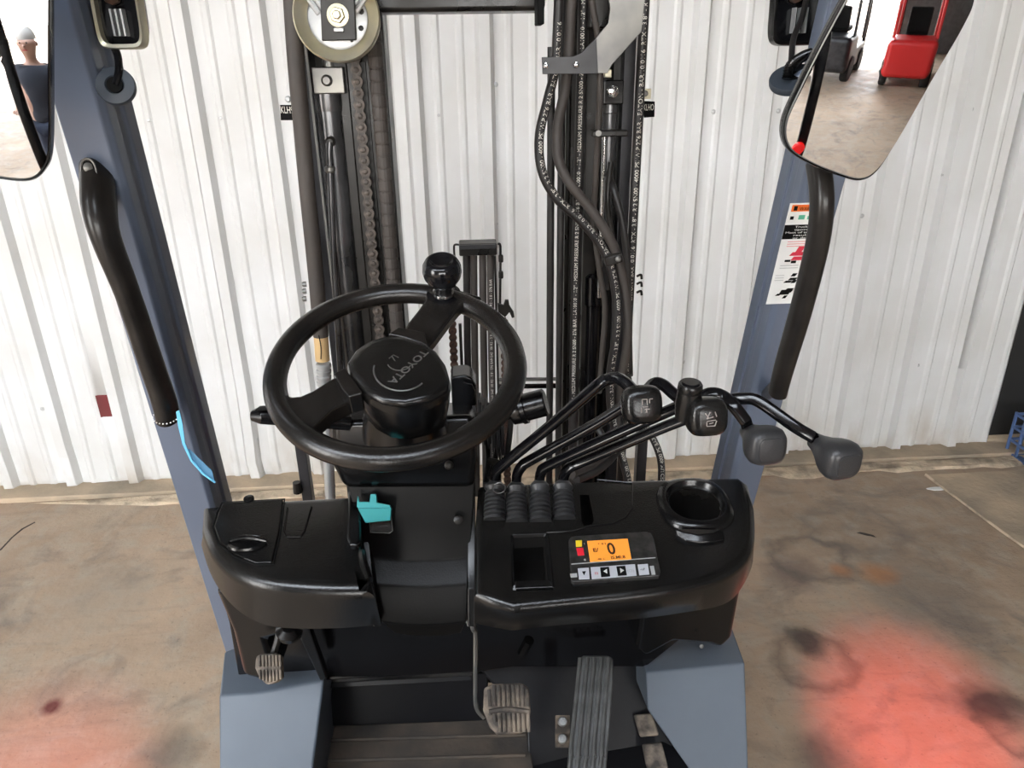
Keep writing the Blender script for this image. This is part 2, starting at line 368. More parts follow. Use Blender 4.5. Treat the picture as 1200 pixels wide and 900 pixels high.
# floor and slabs
fl = MB(); fl.box((0, 0, -.05), (60, 80, .1)); fl = fl.build('floor', FLO, smooth=False); tag(fl, kind='structure')
# raised pale slab to the right of the joint, and a joint groove on the left
a = KZ(1083, 556, .006); b = KZ(1200, 640, .006); d = (b-a)
q = [a, b+d*1.2, V((5.5, b.y-1.5, .006)), V((5.5, a.y+.02, .006))]
plate(q, (0, 0, 1), .03, 'slab', FL2, fl, .004)
def strip(pts, w_, name, m, h=.003):
    mb = MB(); n = len(pts); r1 = []; 
    for i, p in enumerate(pts):
        t = (pts[min(i+1, n-1)]-pts[max(i-1, 0)]).normalized(); s_ = V((-t.y, t.x, 0))*w_*(.5+random.random()*.6)
        r1.append([p-s_+V((0, 0, -.002)), p-s_*.5+V((0, 0, h)), p+s_*.5+V((0, 0, h)), p+s_+V((0, 0, -.002))])
    mb.loft(r1, True); return mb.build(name, m, fl, smooth=False)
strip([KZ(x, y, 0) for x, y in [(0, 645), (14, 630), (26, 620), (41, 612)]], .008, 'joint_filler', DEB, .002)
strip([KZ(x, y, .006) for x, y in [(1085, 556), (1112, 577), (1140, 598), (1170, 620), (1205, 645), (1250, 680)]], .008, 'joint_edge', CRB, .006)
# rough pale curb along the wall base
def curb(x0, x1, y0, y1, z, name, seed, taper=0):
    rnd = random.Random(seed); mb = MB(); nx = 70; ny = 6
    for j in range(ny+1):
        for i in range(nx+1):
            x = x0+(x1-x0)*i/nx; t = j/ny; y = y0+(y1-y0)*t
            zz = z*(1 if 0 < j else 0)*(.6+.8*rnd.random())
            if j == 0: y += rnd.uniform(-.03, .03); zz = -.002
            if i < 8 and taper: y = y0+(y1-y0)*(t*(i/8)+(1-i/8)); zz *= i/8
            mb.v.append(V((x, y, zz)))
    for j in range(ny):
        for i in range(nx):
            a = j*(nx+1)+i; mb.f.append([a, a+1, a+nx+2, a+nx+1])
    return tag(mb.build(name, CRB, smooth=True, recalc=False, ang=60), kind='structure')
cl = KZ(35, 610, 0); cr_ = KZ(1200, 545, 0)
curb(cl.x-.1, 4.2, KZ(1000, 556, 0).y, WY-.14, .012, 'trim_1', 3, 1)
tag(MB().box((0, WY+.02, .012), (12, .30, .03)).build('baseboard_back', FL2, bevel=.004), kind='structure')
# unseen shed roof and walls, shaped to narrow the incoming light
ce = MB().box((0, 1.2, 4.5), (14, 5.0, .06)); ce.box((0, -5.9, 4.5), (14, 6.4, .06)); ce.box((3.9, -2.0, 4.5), (6.2, 1.4, .06)); ce.box((-5.7, -2.0, 4.5), (2.6, 1.4, .06))   # gap between the sheets shaped to put highlights on the black rims
tag(ce.build('ceiling', ROOF, smooth=False), kind='structure')
wbh = MB().box((5.1, -9.1, 2.2), (3.6, .06, 4.4)); wbh.box((-5.0, -9.1, 2.2), (3.4, .06, 4.4)); wbh.box((0, -9.1, 3.9), (6.7, .06, 1.2)); tag(wbh.build('blocker_wall_behind', ROOF, smooth=False), kind='structure')  # added out of view to narrow the bright opening at the back
tag(MB().box((6.6, -2.8, 2.2), (.06, 13.0, 4.4)).build('blocker_wall_right', ROOF, smooth=False), kind='structure')  # added out of view so light comes mainly from the left
tag(MB().box((-6.6, .45, 2.2), (.06, 6.3, 4.4)).box((-6.6, -7.3, 2.2), (.06, 3.6, 4.4)).build('blocker_wall_left', ROOF, smooth=False), kind='structure')  # added out of view, its gap limits light from the left
# ================================================================== FORKLIFT
FK = thing('forklift', 'grey and black forklift truck with steering wheel, hydraulic levers and mast, facing the white wall', 'forklift', (0, .6, 0))
TIL = radians(10)
CN = V((0, -sin(TIL), cos(TIL))); C0 = V((0, .872, 1.33))
def kc(px, py, off=0.): return KP(px, py, C0+CN*off, CN)
# ---------- chassis below the operator (stands on the floor)
MB().box((0, .62, .36), (.92, 1.15, .44)).build('chassis', COW, FK, .02)
for sx_ in (-1, 1):
    for yy in (1.35, -.05):
        wm = MB().lathe((sx_*.40-.07 if sx_ > 0 else -.40-.07, yy, .215), (1, 0, 0), [(.10, 0), (.11, .01), (.19, .0), (.215, .02), (.215, .12), (.19, .14), (.11, .13), (.10, .14)], 32)
        wh = wm.build('wheel', TYR, FK)
# ---------- side cowls
def cowl(front, zt, inner_cut, name='side_cowl'):
    pass
cz = .838
fl_ = [K(257, 815, 1.08), None, None]
zt = fl_[0].z
def cowl_pts(lst, yb):
    top = [KZ(x, y, zt) for x, y in lst]; return top
botL = [K(257, 965, .93), K(308, 965, .93), K(360, 955, .94), K(360, 955, .94)+V((0, .30, 0)), K(257, 965, .93)+V((0, .35, 0))]
topL = [KZ(257, 815, zt), KZ(308, 811, zt), KZ(380, 797, zt), KZ(380, 797, zt)+V((0, .22, 0)), KZ(262, 764, zt)]
mb = MB(); mb.loft([topL, botL, [V((p.x, p.y, .30)) for p in botL]]); mb.build('side_cowl', COW, FK, .005)
zr = K(757, 788, 1.12).z
topR = [K(757, 788, 1.12), KZ(873, 777, zr), KZ(858, 735, zr), K(757, 788, 1.12)+V((0, .2, 0))]
botR = [KZ(826, 930, .52), topR[1]+V((0, 0, -.5)), topR[2]+V((0, 0, -.5)), topR[3]+V((.06, 0, -.5))]
tr = topR[0]; mid = K(759, 832, 1.08)
mb = MB()
A = [topR[0], topR[1], topR[2], topR[3]]; B = [mid, K(875, 838, 1.075), topR[2]+V((0, 0, -.12)), topR[3]+V((0, 0, -.12))]
lowc = K(848, 960, .972)
Cc = [lowc, K(879, 960, .972), V((topR[2].x+.03, topR[2].y, lowc.z)), V((lowc.x, topR[3].y, lowc.z))]
mb.loft([A, B, Cc, [p+V((0, 0, -.25)) for p in Cc]]); mb.build('side_cowl', COW, FK, .004)
# ---------- footwell: riser, toe boards, mat
zF = K(470, 848, 1.2).z
ris = [K(380, 799, 1.215), K(572, 789, 1.215), K(572, 845, 1.19), K(377, 852, 1.19)]
plate(ris, (0, -1, .3), .03, 'toe_board', TOE, FK, .004)
plate([K(381, 806, 1.20), K(553, 797, 1.20), K(553, 791, 1.205), K(381, 799, 1.205)], (0, -1, .3), .012, 'toe_board_lip', TOE, FK, .002, off=.004)
plate([K(560, 780, 1.20), K(758, 770, 1.20), K(760, 830, 1.16), K(812, 910, 1.07), K(840, 1000, 1.0), K(622, 1000, .98), K(618, 846, 1.14)], (0, -.55, .83), .02, 'toe_board', TOE, FK, .004)
mp = [KZ(377, 850, zF), KZ(617, 842, zF), KZ(640, 1010, zF), KZ(350, 1010, zF)]
fm = plate(mp, (0, 0, 1), .015, 'floor_mat', MATR, FK, .003, off=.004)
for y in (862, 890):
    pass
for k, (y1, y2) in enumerate(((868, 870), (892, 896))):
    a = KZ(372, y1, zF+.007); b = KZ(616, y1-7, zF+.007)
    MB().tube([a, b], .004, 6, False).build('mat_ridge', MATR, fm)
mb = MB(); mb.tube([KZ(379, 850, zF+.01), KZ(366, 905, zF+.01), KZ(356, 960, zF+.01)], .006, 8, False); mb.build('mat_edge_strip', ZIG, FK)
MB().box((0, .92, zF-.05), (.9, .5, .07)).build('floor_plate', TOE, FK, .004)
plate([K(560, 756, 1.23), K(760, 745, 1.23), K(760, 800, 1.235), K(560, 800, 1.235)], (0, -1, 0), .02, 'footwell_back', GLO, FK)
# raised ribs on the right toe board
for pts_ in ([(742, 838), (764, 836), (772, 862), (750, 864)], [(752, 872), (775, 870), (786, 912), (760, 914)]):
    pl = [KP(x, y, K(760, 830, 1.16), V((0, -.55, .83)).normalized()) for x, y in pts_]
    plate(pl, (0, -.55, .83), .012, 'step_pad', PAD, FK, .004, off=.008)
# ---------- under-dash panels (dark body below the consoles)
und = [K(246, 655, 1.13), K(268, 730, 1.13), K(279, 793, 1.13), K(300, 798, 1.13), K(380, 798, 1.13), K(470, 793, 1.14), K(562, 788, 1.14), K(600, 782, 1.14), K(757, 782, 1.14), K(800, 748, 1.13), K(852, 748, 1.13), K(868, 690, 1.13), K(872, 640, 1.13)]
plate(und, (0, -1, 0), .04, 'under_dash_panel', GLO, FK, .004)
# left kick panel with rounded bottom
kp = [K(250, 690, 1.02), K(272, 740, 1.03), K(284, 792, 1.05), K(302, 798, 1.05), K(326, 796, 1.05), K(312, 750, 1.03), K(345, 742, 1.02), K(352, 700, 1.02)]
plate(kp, (0, -1, .1), .10, 'kick_panel', PLS, FK, .012, 3)
plate([K(345, 735, 1.06), K(362, 735, 1.06), K(384, 796, 1.08), K(375, 798, 1.08)], (0, -1, .1), .02, 'kick_panel_rib', PLS, FK, .003)
kr = [K(800, 705, 1.06), K(872, 675, 1.06), K(858, 748, 1.07), K(846, 760, 1.07), K(832, 756, 1.07), K(790, 752, 1.07), K(758, 770, 1.08), K(745, 760, 1.08), K(752, 715, 1.06)]
plate(kr, (0, -1, .1), .08, 'kick_panel', PLS, FK, .010, 3)
MB().lathe(K(822, 757, 1.05), (0, -1, .3), [(.004, 0), (.004, .002), (.002, .003)], 12).build('screw', ZIG, FK)
MB().tube([K(612, 765, 1.08), K(620, 750, 1.07)], .010, 8, False).build('cable_plug', PLS, FK)
# ---------- consoles
def console(top, bot, th, name, m=PLA, bev=.014, rng=(0, 0)):
    T = [kc(x, y) for x, y in top]; B = []
    for t, b in zip(T, bot): B.append(kc(b[0], b[1], -th) if b else t-CN*th)
    a0, a1 = rng; sm = lambda L: L[:a0]+crom(L[a0:a1], [1]*(a1-a0), 4)[0]+L[a1:]
    T, B = sm(T), sm(B)
    n_ = len(T); cen = sum(T, V((0, 0, 0)))/n_; inn = []
    for i in range(n_):   # inward direction at each outline point, for a rolled edge
        t = (T[(i+1) % n_]-T[i-1]).normalized(); q = CN.cross(t)
        if q.dot(cen-T[i]) < 0: q = -q
        inn.append(q)
    rings = [[p+q*bev*(1-sin(k*pi/12))-CN*bev*(1-cos(k*pi/12)) for p, q in zip(T, inn)] for k in range(7)]
    mb = MB(); mb.loft(rings+[[a.lerp(b_, .93) for a, b_ in zip(T, B)], [b_+q*.006 for b_, q in zip(B, inn)]]); o = mb.build(name, m, FK, ang=40); return o
lc = console([(236, 592), (270, 587), (330, 582), (402, 578), (420, 580), (424, 620), (432, 665), (438, 691), (400, 692), (350, 690), (310, 685), (284, 677), (262, 664), (244, 643), (234, 617)],
             [None, None, None, None, None, None, None, (447, 735), (400, 739), (350, 740), (312, 736), (284, 722), (262, 700), (246, 672), (236, 640)], .075, 'side_console', bev=.019, rng=(7, 15))
rc = console([(560, 568), (620, 564), (700, 561), (864, 557), (878, 566), (885, 592), (886, 625), (878, 652), (850, 674), (800, 689), (740, 698), (660, 706), (600, 712), (575, 704), (555, 695), (556, 620)],
             [None, None, None, None, None, None, (882, 660), (868, 692), (847, 711), (800, 720), (740, 728), (660, 734), (600, 741), (577, 737), (556, 732), None], .075, 'control_console', bev=.013, rng=(5, 13))
# rear bright strip of left console (lip) and details
def kgroove(pts, r, name, par, m=BLK, off=.0008, closed=False):
    P = [kc(x, y, off) for x, y in pts]
    if closed: P.append(P[0])
    return MB().tube(P, r, 6, False).build(name, m, par)
lid = [(262, 590), (332, 586), (327, 625), (319, 660), (300, 661), (276, 651), (258, 637), (251, 618), (256, 602)]
lo_ = plate([kc(x, y) for x, y in lid], CN, .006, 'storage_lid', PLA, lc, .0022, 3, off=.0025)
kgroove([(a+(-1.5 if a < 290 else 1.5), b+(1.5 if b > 610 else -1)) for a, b in lid], .0014, 'lid_seam', lc, BLK, .0003, True)
# finger recess (raised oval lip)
c = kc(289, 637, .0035); e1 = V((1, 0, 0)); e2 = CN.cross(e1)
mb = MB(); mb.loft([superring(c, e1, e2, .027, .015, 2.2), superring(c+CN*.003, e1, e2, .025, .0135, 2.2), superring(c+CN*.001-e2*-.002, e1, e2, .020, .009, 2.2)]); mb.build('finger_recess', PLS, lc)
mb = MB(); mb.tube([kc(270, 634, .006), kc(280, 631, .009), kc(289, 630, .010), kc(300, 631, .009), kc(312, 634, .006)], [.002, .0035, .004, .0035, .002], 8); mb.build('recess_lip', PLS, lc)
kgroove([(337, 595), (333, 622), (337, 629), (352, 629), (357, 622), (365, 594)], .0012, 'panel_groove', lc, PLS)
# raised slot cover at right end
sc_ = [(409, 580), (424, 580), (424, 640), (419, 645), (410, 644), (407, 636)]
plate([kc(x, y) for x, y in sc_], CN, .012, 'slot_cover', PLS, lc, .004, 3, off=.010)
mb = MB(); mb.tube([kc(424, 648, .0), kc(426, 660, .003), kc(432, 680, .0)], .006, 8); mb.build('edge_bead', PLA, lc)
# small knob on the console back edge
MB().lathe(kc(292, 586, 0), CN, [(.008, 0), (.008, .004), (.004, .006)], 12).build('rubber_stop', PLS, lc)
# ---------- control console details
def cut_wells(o, cutters):
    for c in cutters:
        b = o.modifiers.new('cut', 'BOOLEAN'); b.operation = 'DIFFERENCE'; b.solver = 'EXACT'; b.object = c
    bpy.context.view_layer.update(); dg = bpy.context.evaluated_depsgraph_get(); me = bpy.data.meshes.new_from_object(o.evaluated_get(dg))
    o.modifiers.clear(); o.data = me; me.name = o.name
    for c in cutters: bpy.data.objects.remove(c)
def cutter_poly(pts, d): return MB().loft([[kc(x, y, .03) for x, y in pts], [kc(x, y)-CN*d for x, y in pts]]).build('cutter', BLK, None, smooth=False)
_cc = kc(814, 592); _ex = V((1, 0, 0)); _ey = CN.cross(_ex); _R = (kc(848, 592)-kc(782, 592)).length/2
ccut = MB().loft([superring(_cc+CN*.03, _ex, _ey, _R*.93, _R*.95, 2.2, 40), superring(_cc-CN*.06, _ex, _ey, _R*.80, _R*.82, 2.2, 40)]).build('cutter', BLK, None, smooth=False)
cut_wells(rc, [ccut, cutter_poly([(603, 632), (637, 630), (641, 680), (606, 682)], .045), cutter_poly([(680, 570), (691, 570), (697, 600), (693, 606), (685, 606), (682, 600)], .04)])
# lever recess plate, slot
kgroove([(700, 562), (741, 566), (741, 595), (733, 606), (718, 613), (690, 616), (672, 622), (640, 624)], .0012, 'panel_groove', rc, PLS)
sl = [(679, 570), (692, 569), (698, 600), (694, 607), (684, 607), (681, 600)]
# cup holder: raised ring with deep dark well
cc = kc(814, 592); ex = V((1, 0, 0)); ey = CN.cross(ex)
R_ = (kc(848, 592)-kc(782, 592)).length/2
def ring(r, h, e=2.2, dy=0): return superring(cc+CN*h+ey*dy, ex, ey, r, r*1.02, e, 40)
mb = MB(); mb.loft([ring(R_*1.32, 0, 2.6), ring(R_*1.26, .007, 2.6), ring(R_*1.12, .011, 2.3), ring(R_*1.02, .011), ring(R_*.97, .007), ring(R_*.92, .001), ring(R_*.90, .0005), ring(R_*.88, .0003)], False)
cu = mb.build('cup_holder', PLS, rc, ang=60)
lip = [kc(790, 619, .010), kc(800, 624, .011), kc(818, 627, .011), kc(836, 625, .011), kc(848, 620, .010)]
lip2 = [kc(792, 627, .004), kc(804, 634, .004), kc(820, 636, .004), kc(838, 635, .004), kc(850, 632, .004)]
mb = MB(); mb.loft([lip, lip2, [p-CN*.006 for p in lip2], [p-CN*.008 for p in lip]], True); mb.build('cup_lip', PLS, rc, .002)
# pocket with lip
pk = [(602, 631), (638, 629), (642, 680), (605, 682)]
P = [kc(x, y) for x, y in pk]; Q = [kc(x, y) for x, y in [(598, 627), (643, 626), (650, 690), (600, 692)]]
mb = MB(); mb.loft([[p+CN*.0005 for p in Q], [p.lerp(q_, .4)+CN*.005 for p, q_ in zip(Q, P)], [p+CN*.0004 for p in P]], False); mb.build('pocket_frame', PLS, rc, .0015)
plate([kc(603, 682, .004), kc(643, 681, .004), kc(650, 690, .001), kc(604, 692, .001)], CN, .004, 'pocket_lip', PLS, rc, .002, off=.003)
# ---------- display
dz = .006
dp = [(666, 636), (669, 632), (676, 631), (757, 626), (763, 628), (766, 634), (774, 674), (772, 678), (672, 685), (669, 683)]
D_ = plate([kc(x, y) for x, y in dp], CN, .012, 'display_panel', DSP, FK, .0015, 3, off=dz)
def dpl(pts, name, m, off=.0008, bev=.0004, lab=None):
    o = plate([kc(x, y, dz) for x, y in pts], CN, .001, name, m, D_, bev, 2, off=off)
    if lab: o['label'] = lab
    return o
dpl([(688, 634.5), (735.5, 631.7), (740, 656), (691.5, 659)], 'screen', SCR, .0012)
dpl([(674.5, 634), (682, 633.6), (682, 640.8), (675, 641.3)], 'indicator_light', YEL, .0012, lab='yellow indicator')
dpl([(675.3, 642.8), (683.5, 642.4), (684.8, 651), (677, 651.6)], 'indicator_light', RDI, .0012, lab='red indicator')
dpl([(677, 667), (690, 666), (691, 679.4), (678.5, 680)], 'button', BTN, .0018, .0008)
dpl([(692, 665.6), (744, 662), (746, 675.5), (693.5, 679.6)], 'button_bar', BTN, .0018, .0008)
dpl([(747, 662.5), (759, 661.6), (761, 674), (749, 675)], 'button', BTN, .0018, .0008)
dpl([(703, 666.5), (713.5, 665.8), (715, 677), (704.3, 677.8)], 'arrow_button', BLK, .0030, .0006)
dpl([(722, 665.3), (732.5, 664.6), (734.5, 675.6), (724, 676.4)], 'arrow_button', BLK, .0030, .0006)
def dtri(pts, m=WHT, off=.0036): return dpl(pts, 'arrow_mark', m, off, 0)
dtri([(707, 671.5), (711, 668.7), (711.5, 674)]); dtri([(726.3, 667.8), (731, 670.4), (727, 673.3)]); dtri([(682, 671), (686.5, 670.7), (684.4, 675.5)], BLK, .0024)
dpl([(669.5, 661), (768, 653.5), (768.2, 654), (669.6, 661.6)], 'divider_line', GPR, .0009, 0)
dpl([(761.5, 664), (766, 663.6), (768, 673.6), (763.6, 674)], 'hour_glass_mark', GPR, .0012, 0)
dpl([(668, 673), (676, 672.4), (676.4, 676.5), (669, 677)], 'truck_mark', GPR, .0012, 0)
tx = (kc(735, 632, dz)-kc(688, 635, dz)).normalized(); ty = CN.cross(tx)
def dt(s, x, y, h, m=LCD, off=.0018, w_=None): return lettering(s, kc(x, y, dz)+CN*off, tx, ty, h, m, D_, width=w_, bold=.022 if m is LCD else 0.)
pm = (kc(735, 645, dz)-kc(688, 645, dz)).length/47
dt('0', 713, 650.6, 15.5*pm*1.16, w_=9.5*pm); dt('IS.MI.8', 716, 656.2, 4.6*pm, w_=17*pm); dt('E/', 695, 648, 6*pm); dt('-00  L', 700, 657.4, 2.6*pm); dt('*  8 2', 701, 639.8, 3*pm)
dt('III', 697, 675, 4*pm, RDP, .0024); dt('(O)', 735, 672, 4*pm, GPR, .0024); dt('-nF', 750, 670, 3.4*pm, BLK, .0024); dt('0', 684.5, 658.2, 3*pm, WHT); dt('!', 684.5, 639.5, 3*pm, WHT)
# ---------- centre column panel
def strip_prof(rows, xl, xr, name, m, parent, bev=.004, th=.05, sag=0.):
    R0 = []; R1 = []
    for (py, Y), a, b in zip(rows, xl, xr):
        n_ = 7; R0.append([K(a+(b-a)*i/(n_-1), py+sag*(1-(2*i/(n_-1)-1)**2), Y) for i in range(n_)])
    front = R0; mb = MB(); nn = len(front); k = 7
    for r in front: mb.v += r
    for r in front: mb.v += [p+V((0, th, 0)) for p in r]
    for j in range(nn-1):
        for i in range(k-1):
            a = j*k+i; mb.f.append([a, a+1, a+1+k, a+k]); a2 = a+nn*k; mb.f.append([a2, a2+k, a2+1+k, a2+1])
        a = j*k; mb.f.append([a, a+k, a+k+nn*k, a+nn*k]); a = j*k+k-1; mb.f.append([a, a+nn*k, a+k+nn*k, a+k])
    for i in range(k-1):
        a = i; mb.f.append([a, a+nn*k, a+1+nn*k, a+1]); a = (nn-1)*k+i; mb.f.append([a, a+1, a+1+nn*k, a+nn*k])
    return mb.build(name, m, parent, bev, 3, 40)
cp_ = strip_prof([(560, .975), (610, .96), (650, .948), (656, .945), (681, .922), (687, .918), (728, .905), (742, .925)], [405, 418, 430, 432, 438, 439, 446, 462], [556, 554, 550, 549, 548, 548, 547, 540], 'column_cover', PLD, FK, .002, .10, 4)
for (x0, x1) in ((425, 441), (548, 557)):
    strip_prof([(568, .99), (640, .95), (690, .90), (735, .88)], [x0-18 if x0 < 500 else x0, x0-4 if x0 < 500 else x0, x0+4 if x0 < 500 else x0, x0+12 if x0 < 500 else x0], [x1-20 if x0 < 500 else x1, x1-8 if x0 < 500 else x1, x1-2 if x0 < 500 else x1, x1+6 if x0 < 500 else x1], 'column_side_rib', PLS, FK, .003, .12)
# key plate with light rim
kpn = (V((0, -1, .6))).normalized(); kp0 = K(446, 606, .952)
def kk(x, y, o=0.): return KP(x, y, kp0+kpn*o, kpn)
kpt = [(432, 596), (457, 594), (460, 622), (457, 624.5), (434, 624)]
MB().tube([kk(x, y, .004) for x, y in kpt]+[kk(432, 596, .004)], .0011, 6, False).build('key_plate_rim', ZIG, FK)
plate([kk(x, y) for x, y in kpt], kpn, .01, 'key_plate', PLS, FK, .002, off=.003)
MB().lathe(K(537, 609, .952), (0, -1, .6), [(.007, 0), (.007, .004), (.003, .006)], 12).build('screw', GRB, FK)
# teal key (a thing of its own, stuck in the switch)
KY = thing('ignition_key', 'teal plastic ignition key in the switch under the steering wheel', 'key', kk(438, 600, .01))
b1 = [kk(419, 581, .020), kk(421, 588, .026), kk(433, 588, .026), kk(434, 579, .014), kk(441, 579, .014), kk(442, 589, .026), kk(457, 592, .024), kk(459, 598, .022), kk(423, 598, .026), kk(418, 594, .022)]
kb = plate(b1, kpn, .008, 'key_head', TEA, KY, .0012)
b2 = [kk(419, 595.5, .030), kk(459, 595, .026), kk(457.5, 610, .020), kk(428, 613, .022)]
plate(b2, kpn, .009, 'key_grip', TEA, KY, .0012)
MB().tube([kk(438, 583, .012), kk(438, 583, -.004)], .004, 8, False).build('key_blade', SIL, KY)
# ---------- steering wheel
WN = V((0, -cos(radians(68)), sin(radians(68)))); WC = KD(465, 430, .95); WR = .1525; WT = .0148
wa = V((1, 0, 0)); wb = WN.cross(wa)
def kw(px, py, off=0.): return KP(px, py, WC+WN*off, WN)
mb = MB(); NR = 96
rings = []
for i in range(NR):
    t = 2*pi*i/NR; rd = wa*cos(t)+wb*sin(t)
    rings.append([WC+rd*(WR+WT*cos(2*pi*k/16))+WN*(WT*.98*sin(2*pi*k/16)) for k in range(16)])
mb.loft(rings+[rings[0]], False); SW = mb.build('steering_wheel', WHE, FK)
def spoke(pts, off, th, bev=.005, name='spoke'): return plate([kw(x, y, off) for x, y in pts], WN, th, name, WHE, SW, bev, 3)
spoke([(470, 392), (478, 377), (490, 362), (497, 352), (499, 342), (488, 334), (520, 333), (566, 347), (556, 352), (546, 354), (538, 360), (528, 372), (510, 396), (500, 408)], .012, .018)
spoke([(404, 436), (388, 443), (366, 457), (352, 463), (341, 464), (334, 460), (322, 470), (330, 490), (343, 508), (352, 508), (366, 500), (388, 480), (412, 468)], .010, .026, .006)
# hub: drum and pad
pad = [(406, 426), (416, 411), (431, 400), (451, 394), (473, 394), (496, 401), (512, 412), (523, 428), (528, 446), (524, 458), (505, 468), (475, 475), (448, 472), (427, 461), (411, 443)]
po = .020
P0 = [kw(x, y, po) for x, y in pad]; cen = sum(P0, V((0, 0, 0)))/len(P0)
def sc(Pp, s, dz_): return [cen+(p-cen)*s+WN*dz_ for p in Pp]
mb = MB(); mb.loft([sc(P0, .80, .0045), sc(P0, .92, .003), sc(P0, .975, 0), sc(P0, 1.0, -.006), sc(P0, 1.0, -.016)]); HB = mb.build('hub_pad', PLA, SW, ang=50)
mb = MB(); mb.loft([sc(P0, .98, -.014), sc(P0, .95, -.040), sc(P0, .86, -.072), sc(P0, .62, -.090)]); mb.build('hub_drum', PLS, SW, ang=50)
spoke([(391, 437), (404, 430), (424, 458), (424, 461), (409, 465), (400, 455)], .022, .03, .002, 'spoke_collar')
spoke([(455, 391), (467, 383), (498, 389), (501, 405), (495, 402), (474, 395)], .022, .02, .002, 'spoke_collar')
# hub lettering: reads upside down, from upper right to lower left; ring emblem round it
o_ = po+.0048
A_ = kw(498, 411, o_); B_ = kw(457, 449, o_); xd = (B_-A_).normalized(); yd = WN.cross(xd)
HL = mat('raised_black_lettering', (.09, .085, .08), .3)
lettering('TOYOTA', A_-yd*.004, xd, yd, .0105, HL, SW, width=(B_-A_).length, bold=.02)
for (cx, cy, rx, ry, a0, a1, rr) in ((470, 434, 32, 24, 2.9, 5.6, .0011), (468, 425, 14, 9, 3.4, 5.9, .0006)):
    MB().tube([kw(cx+rx*cos(a0+(a1-a0)*i/20), cy-ry*sin(a0+(a1-a0)*i/20), o_) for i in range(21)], rr, 5, False).build('emblem_line', HL, SW)
MB().tube([kw(456, 420, o_), kw(461, 416, o_), kw(467, 419, o_)], .0007, 5, False).build('emblem_line', HL, SW)
MB().tube([kw(459, 417, o_), kw(463, 423, o_)], .0007, 5, False).build('emblem_line', HL, SW)
# spinner knob
kb0 = kw(520, 345, .010)
MB().lathe(kb0, WN, [(.024, 0), (.024, .002), (.014, .003), (.0125, .006), (.0115, .012), (.0125, .016), (.013, .018), (.020, .022), (.0255, .032), (.027, .040), (.0262, .049), (.0225, .056), (.0185, .059), (.0155, .0585), (.0125, .055), (.010, .0545), (.003, .054)], 32).build('spinner_knob', GLO, SW, ang=70)
MB().lathe(kb0+WN*.003, WN, [(.0155, 0), (.0150, .003), (.0125, .004)], 24).build('knob_collar', CHR, SW)
# ---------- steering column shroud
S0 = [K(388, 492, .96), K(556, 486, .96), K(558, 470, 1.10), K(392, 474, 1.10)]
S1 = [K(390, 545, .95), K(560, 541, .95), K(560, 520, 1.12), K(394, 520, 1.12)]
S2 = [K(404, 572, .96), K(556, 571, .96), K(556, 560, 1.10), K(404, 560, 1.10)]
mb = MB(); mb.loft([S0, S1, S2]); mb.build('column_shroud', PLS, FK, .012, 3)
MB().lathe(WC-WN*.06, -WN, [(.045, 0), (.055, .03), (.060, .06)], 24).build('column_neck', PLS, FK)
MB().lathe(K(526, 545, .945), (0, -1, .4), [(.007, 0), (.006, .004), (.003, .006)], 10).build('screw', STE, FK)
# direction lever on the left, knob lever on the right, bracket and bellows
A1 = KD(306, 486, 1.02); A2 = KD(410, 494, 1.06)
mb = MB(); mb.tube([A1-V((.012, 0, 0)), A1, A2], [.6, 1, 1], 12, False, section=sq_section(.011, .019, .9), up=(0, .2, 1)); mb.build('direction_lever', PLS, FK, .001)
mb = MB(); mb.tube([A1+V((-.002, -.004, .0115)), A1+V((.05, -.004, .012))], 1, 12, False, section=sq_section(.001, .012, .9), up=(0, .2, 1)); mb.build('lever_inlay', BLK, FK)
B0 = KD(560, 492, 1.10); B1 = KD(640, 471, 1.08); ax = (B1-B0); Ln = ax.length
MB().lathe(B0, ax, [(.010, 0), (.012, Ln*.45), (.021, Ln*.5), (.022, Ln*.62), (.024, Ln*.64), (.024, Ln*.70), (.0205, Ln*.71), (.0205, Ln*.98), (.018, Ln)], 28).build('column_knob', PLS, FK, ang=40)
br = [(528, 442), (545, 440), (553, 443), (558, 452), (559, 476), (530, 478)]
plate([K(x, y, 1.06) for x, y in br], (0, -1, 0), .05, 'column_bracket', PLS, FK, .004)
plate([K(x, y, 1.055) for x, y in [(543, 446), (553, 449), (557, 458), (556, 465), (552, 470), (543, 470)]], (0, -1, 0), .006, 'bracket_plate', GLO, FK, .002, off=.003)
mb = MB()
for k in range(6):
    c = K(561+k*5.2, 486+k*5, 1.10); mb.box(c+V((0, 0, 0)), (.0022, .05, .075-.002*k), None)
    mb.box(c+V((.003, 0, 0)), (.004, .04, .062-.002*k), None)
mb.build('rubber_bellows', RUB, FK, .001)
# cables beneath bellows
for (a, b, c2) in (((566, 500), (572, 530), (570, 566)), ((586, 498), (582, 530), (574, 560)), ((600, 480), (596, 520), (592, 548))):
    MB().tube([K(*a, 1.12), K(*b, 1.10), K(*c2, 1.06)], .005, 8).build('control_cable', HOB, FK)
MB().tube([K(572, 540, 1.04), K(586, 545, 1.03), K(579, 562, 1.03)], .006, 8).build('cable_joint', STE, FK)
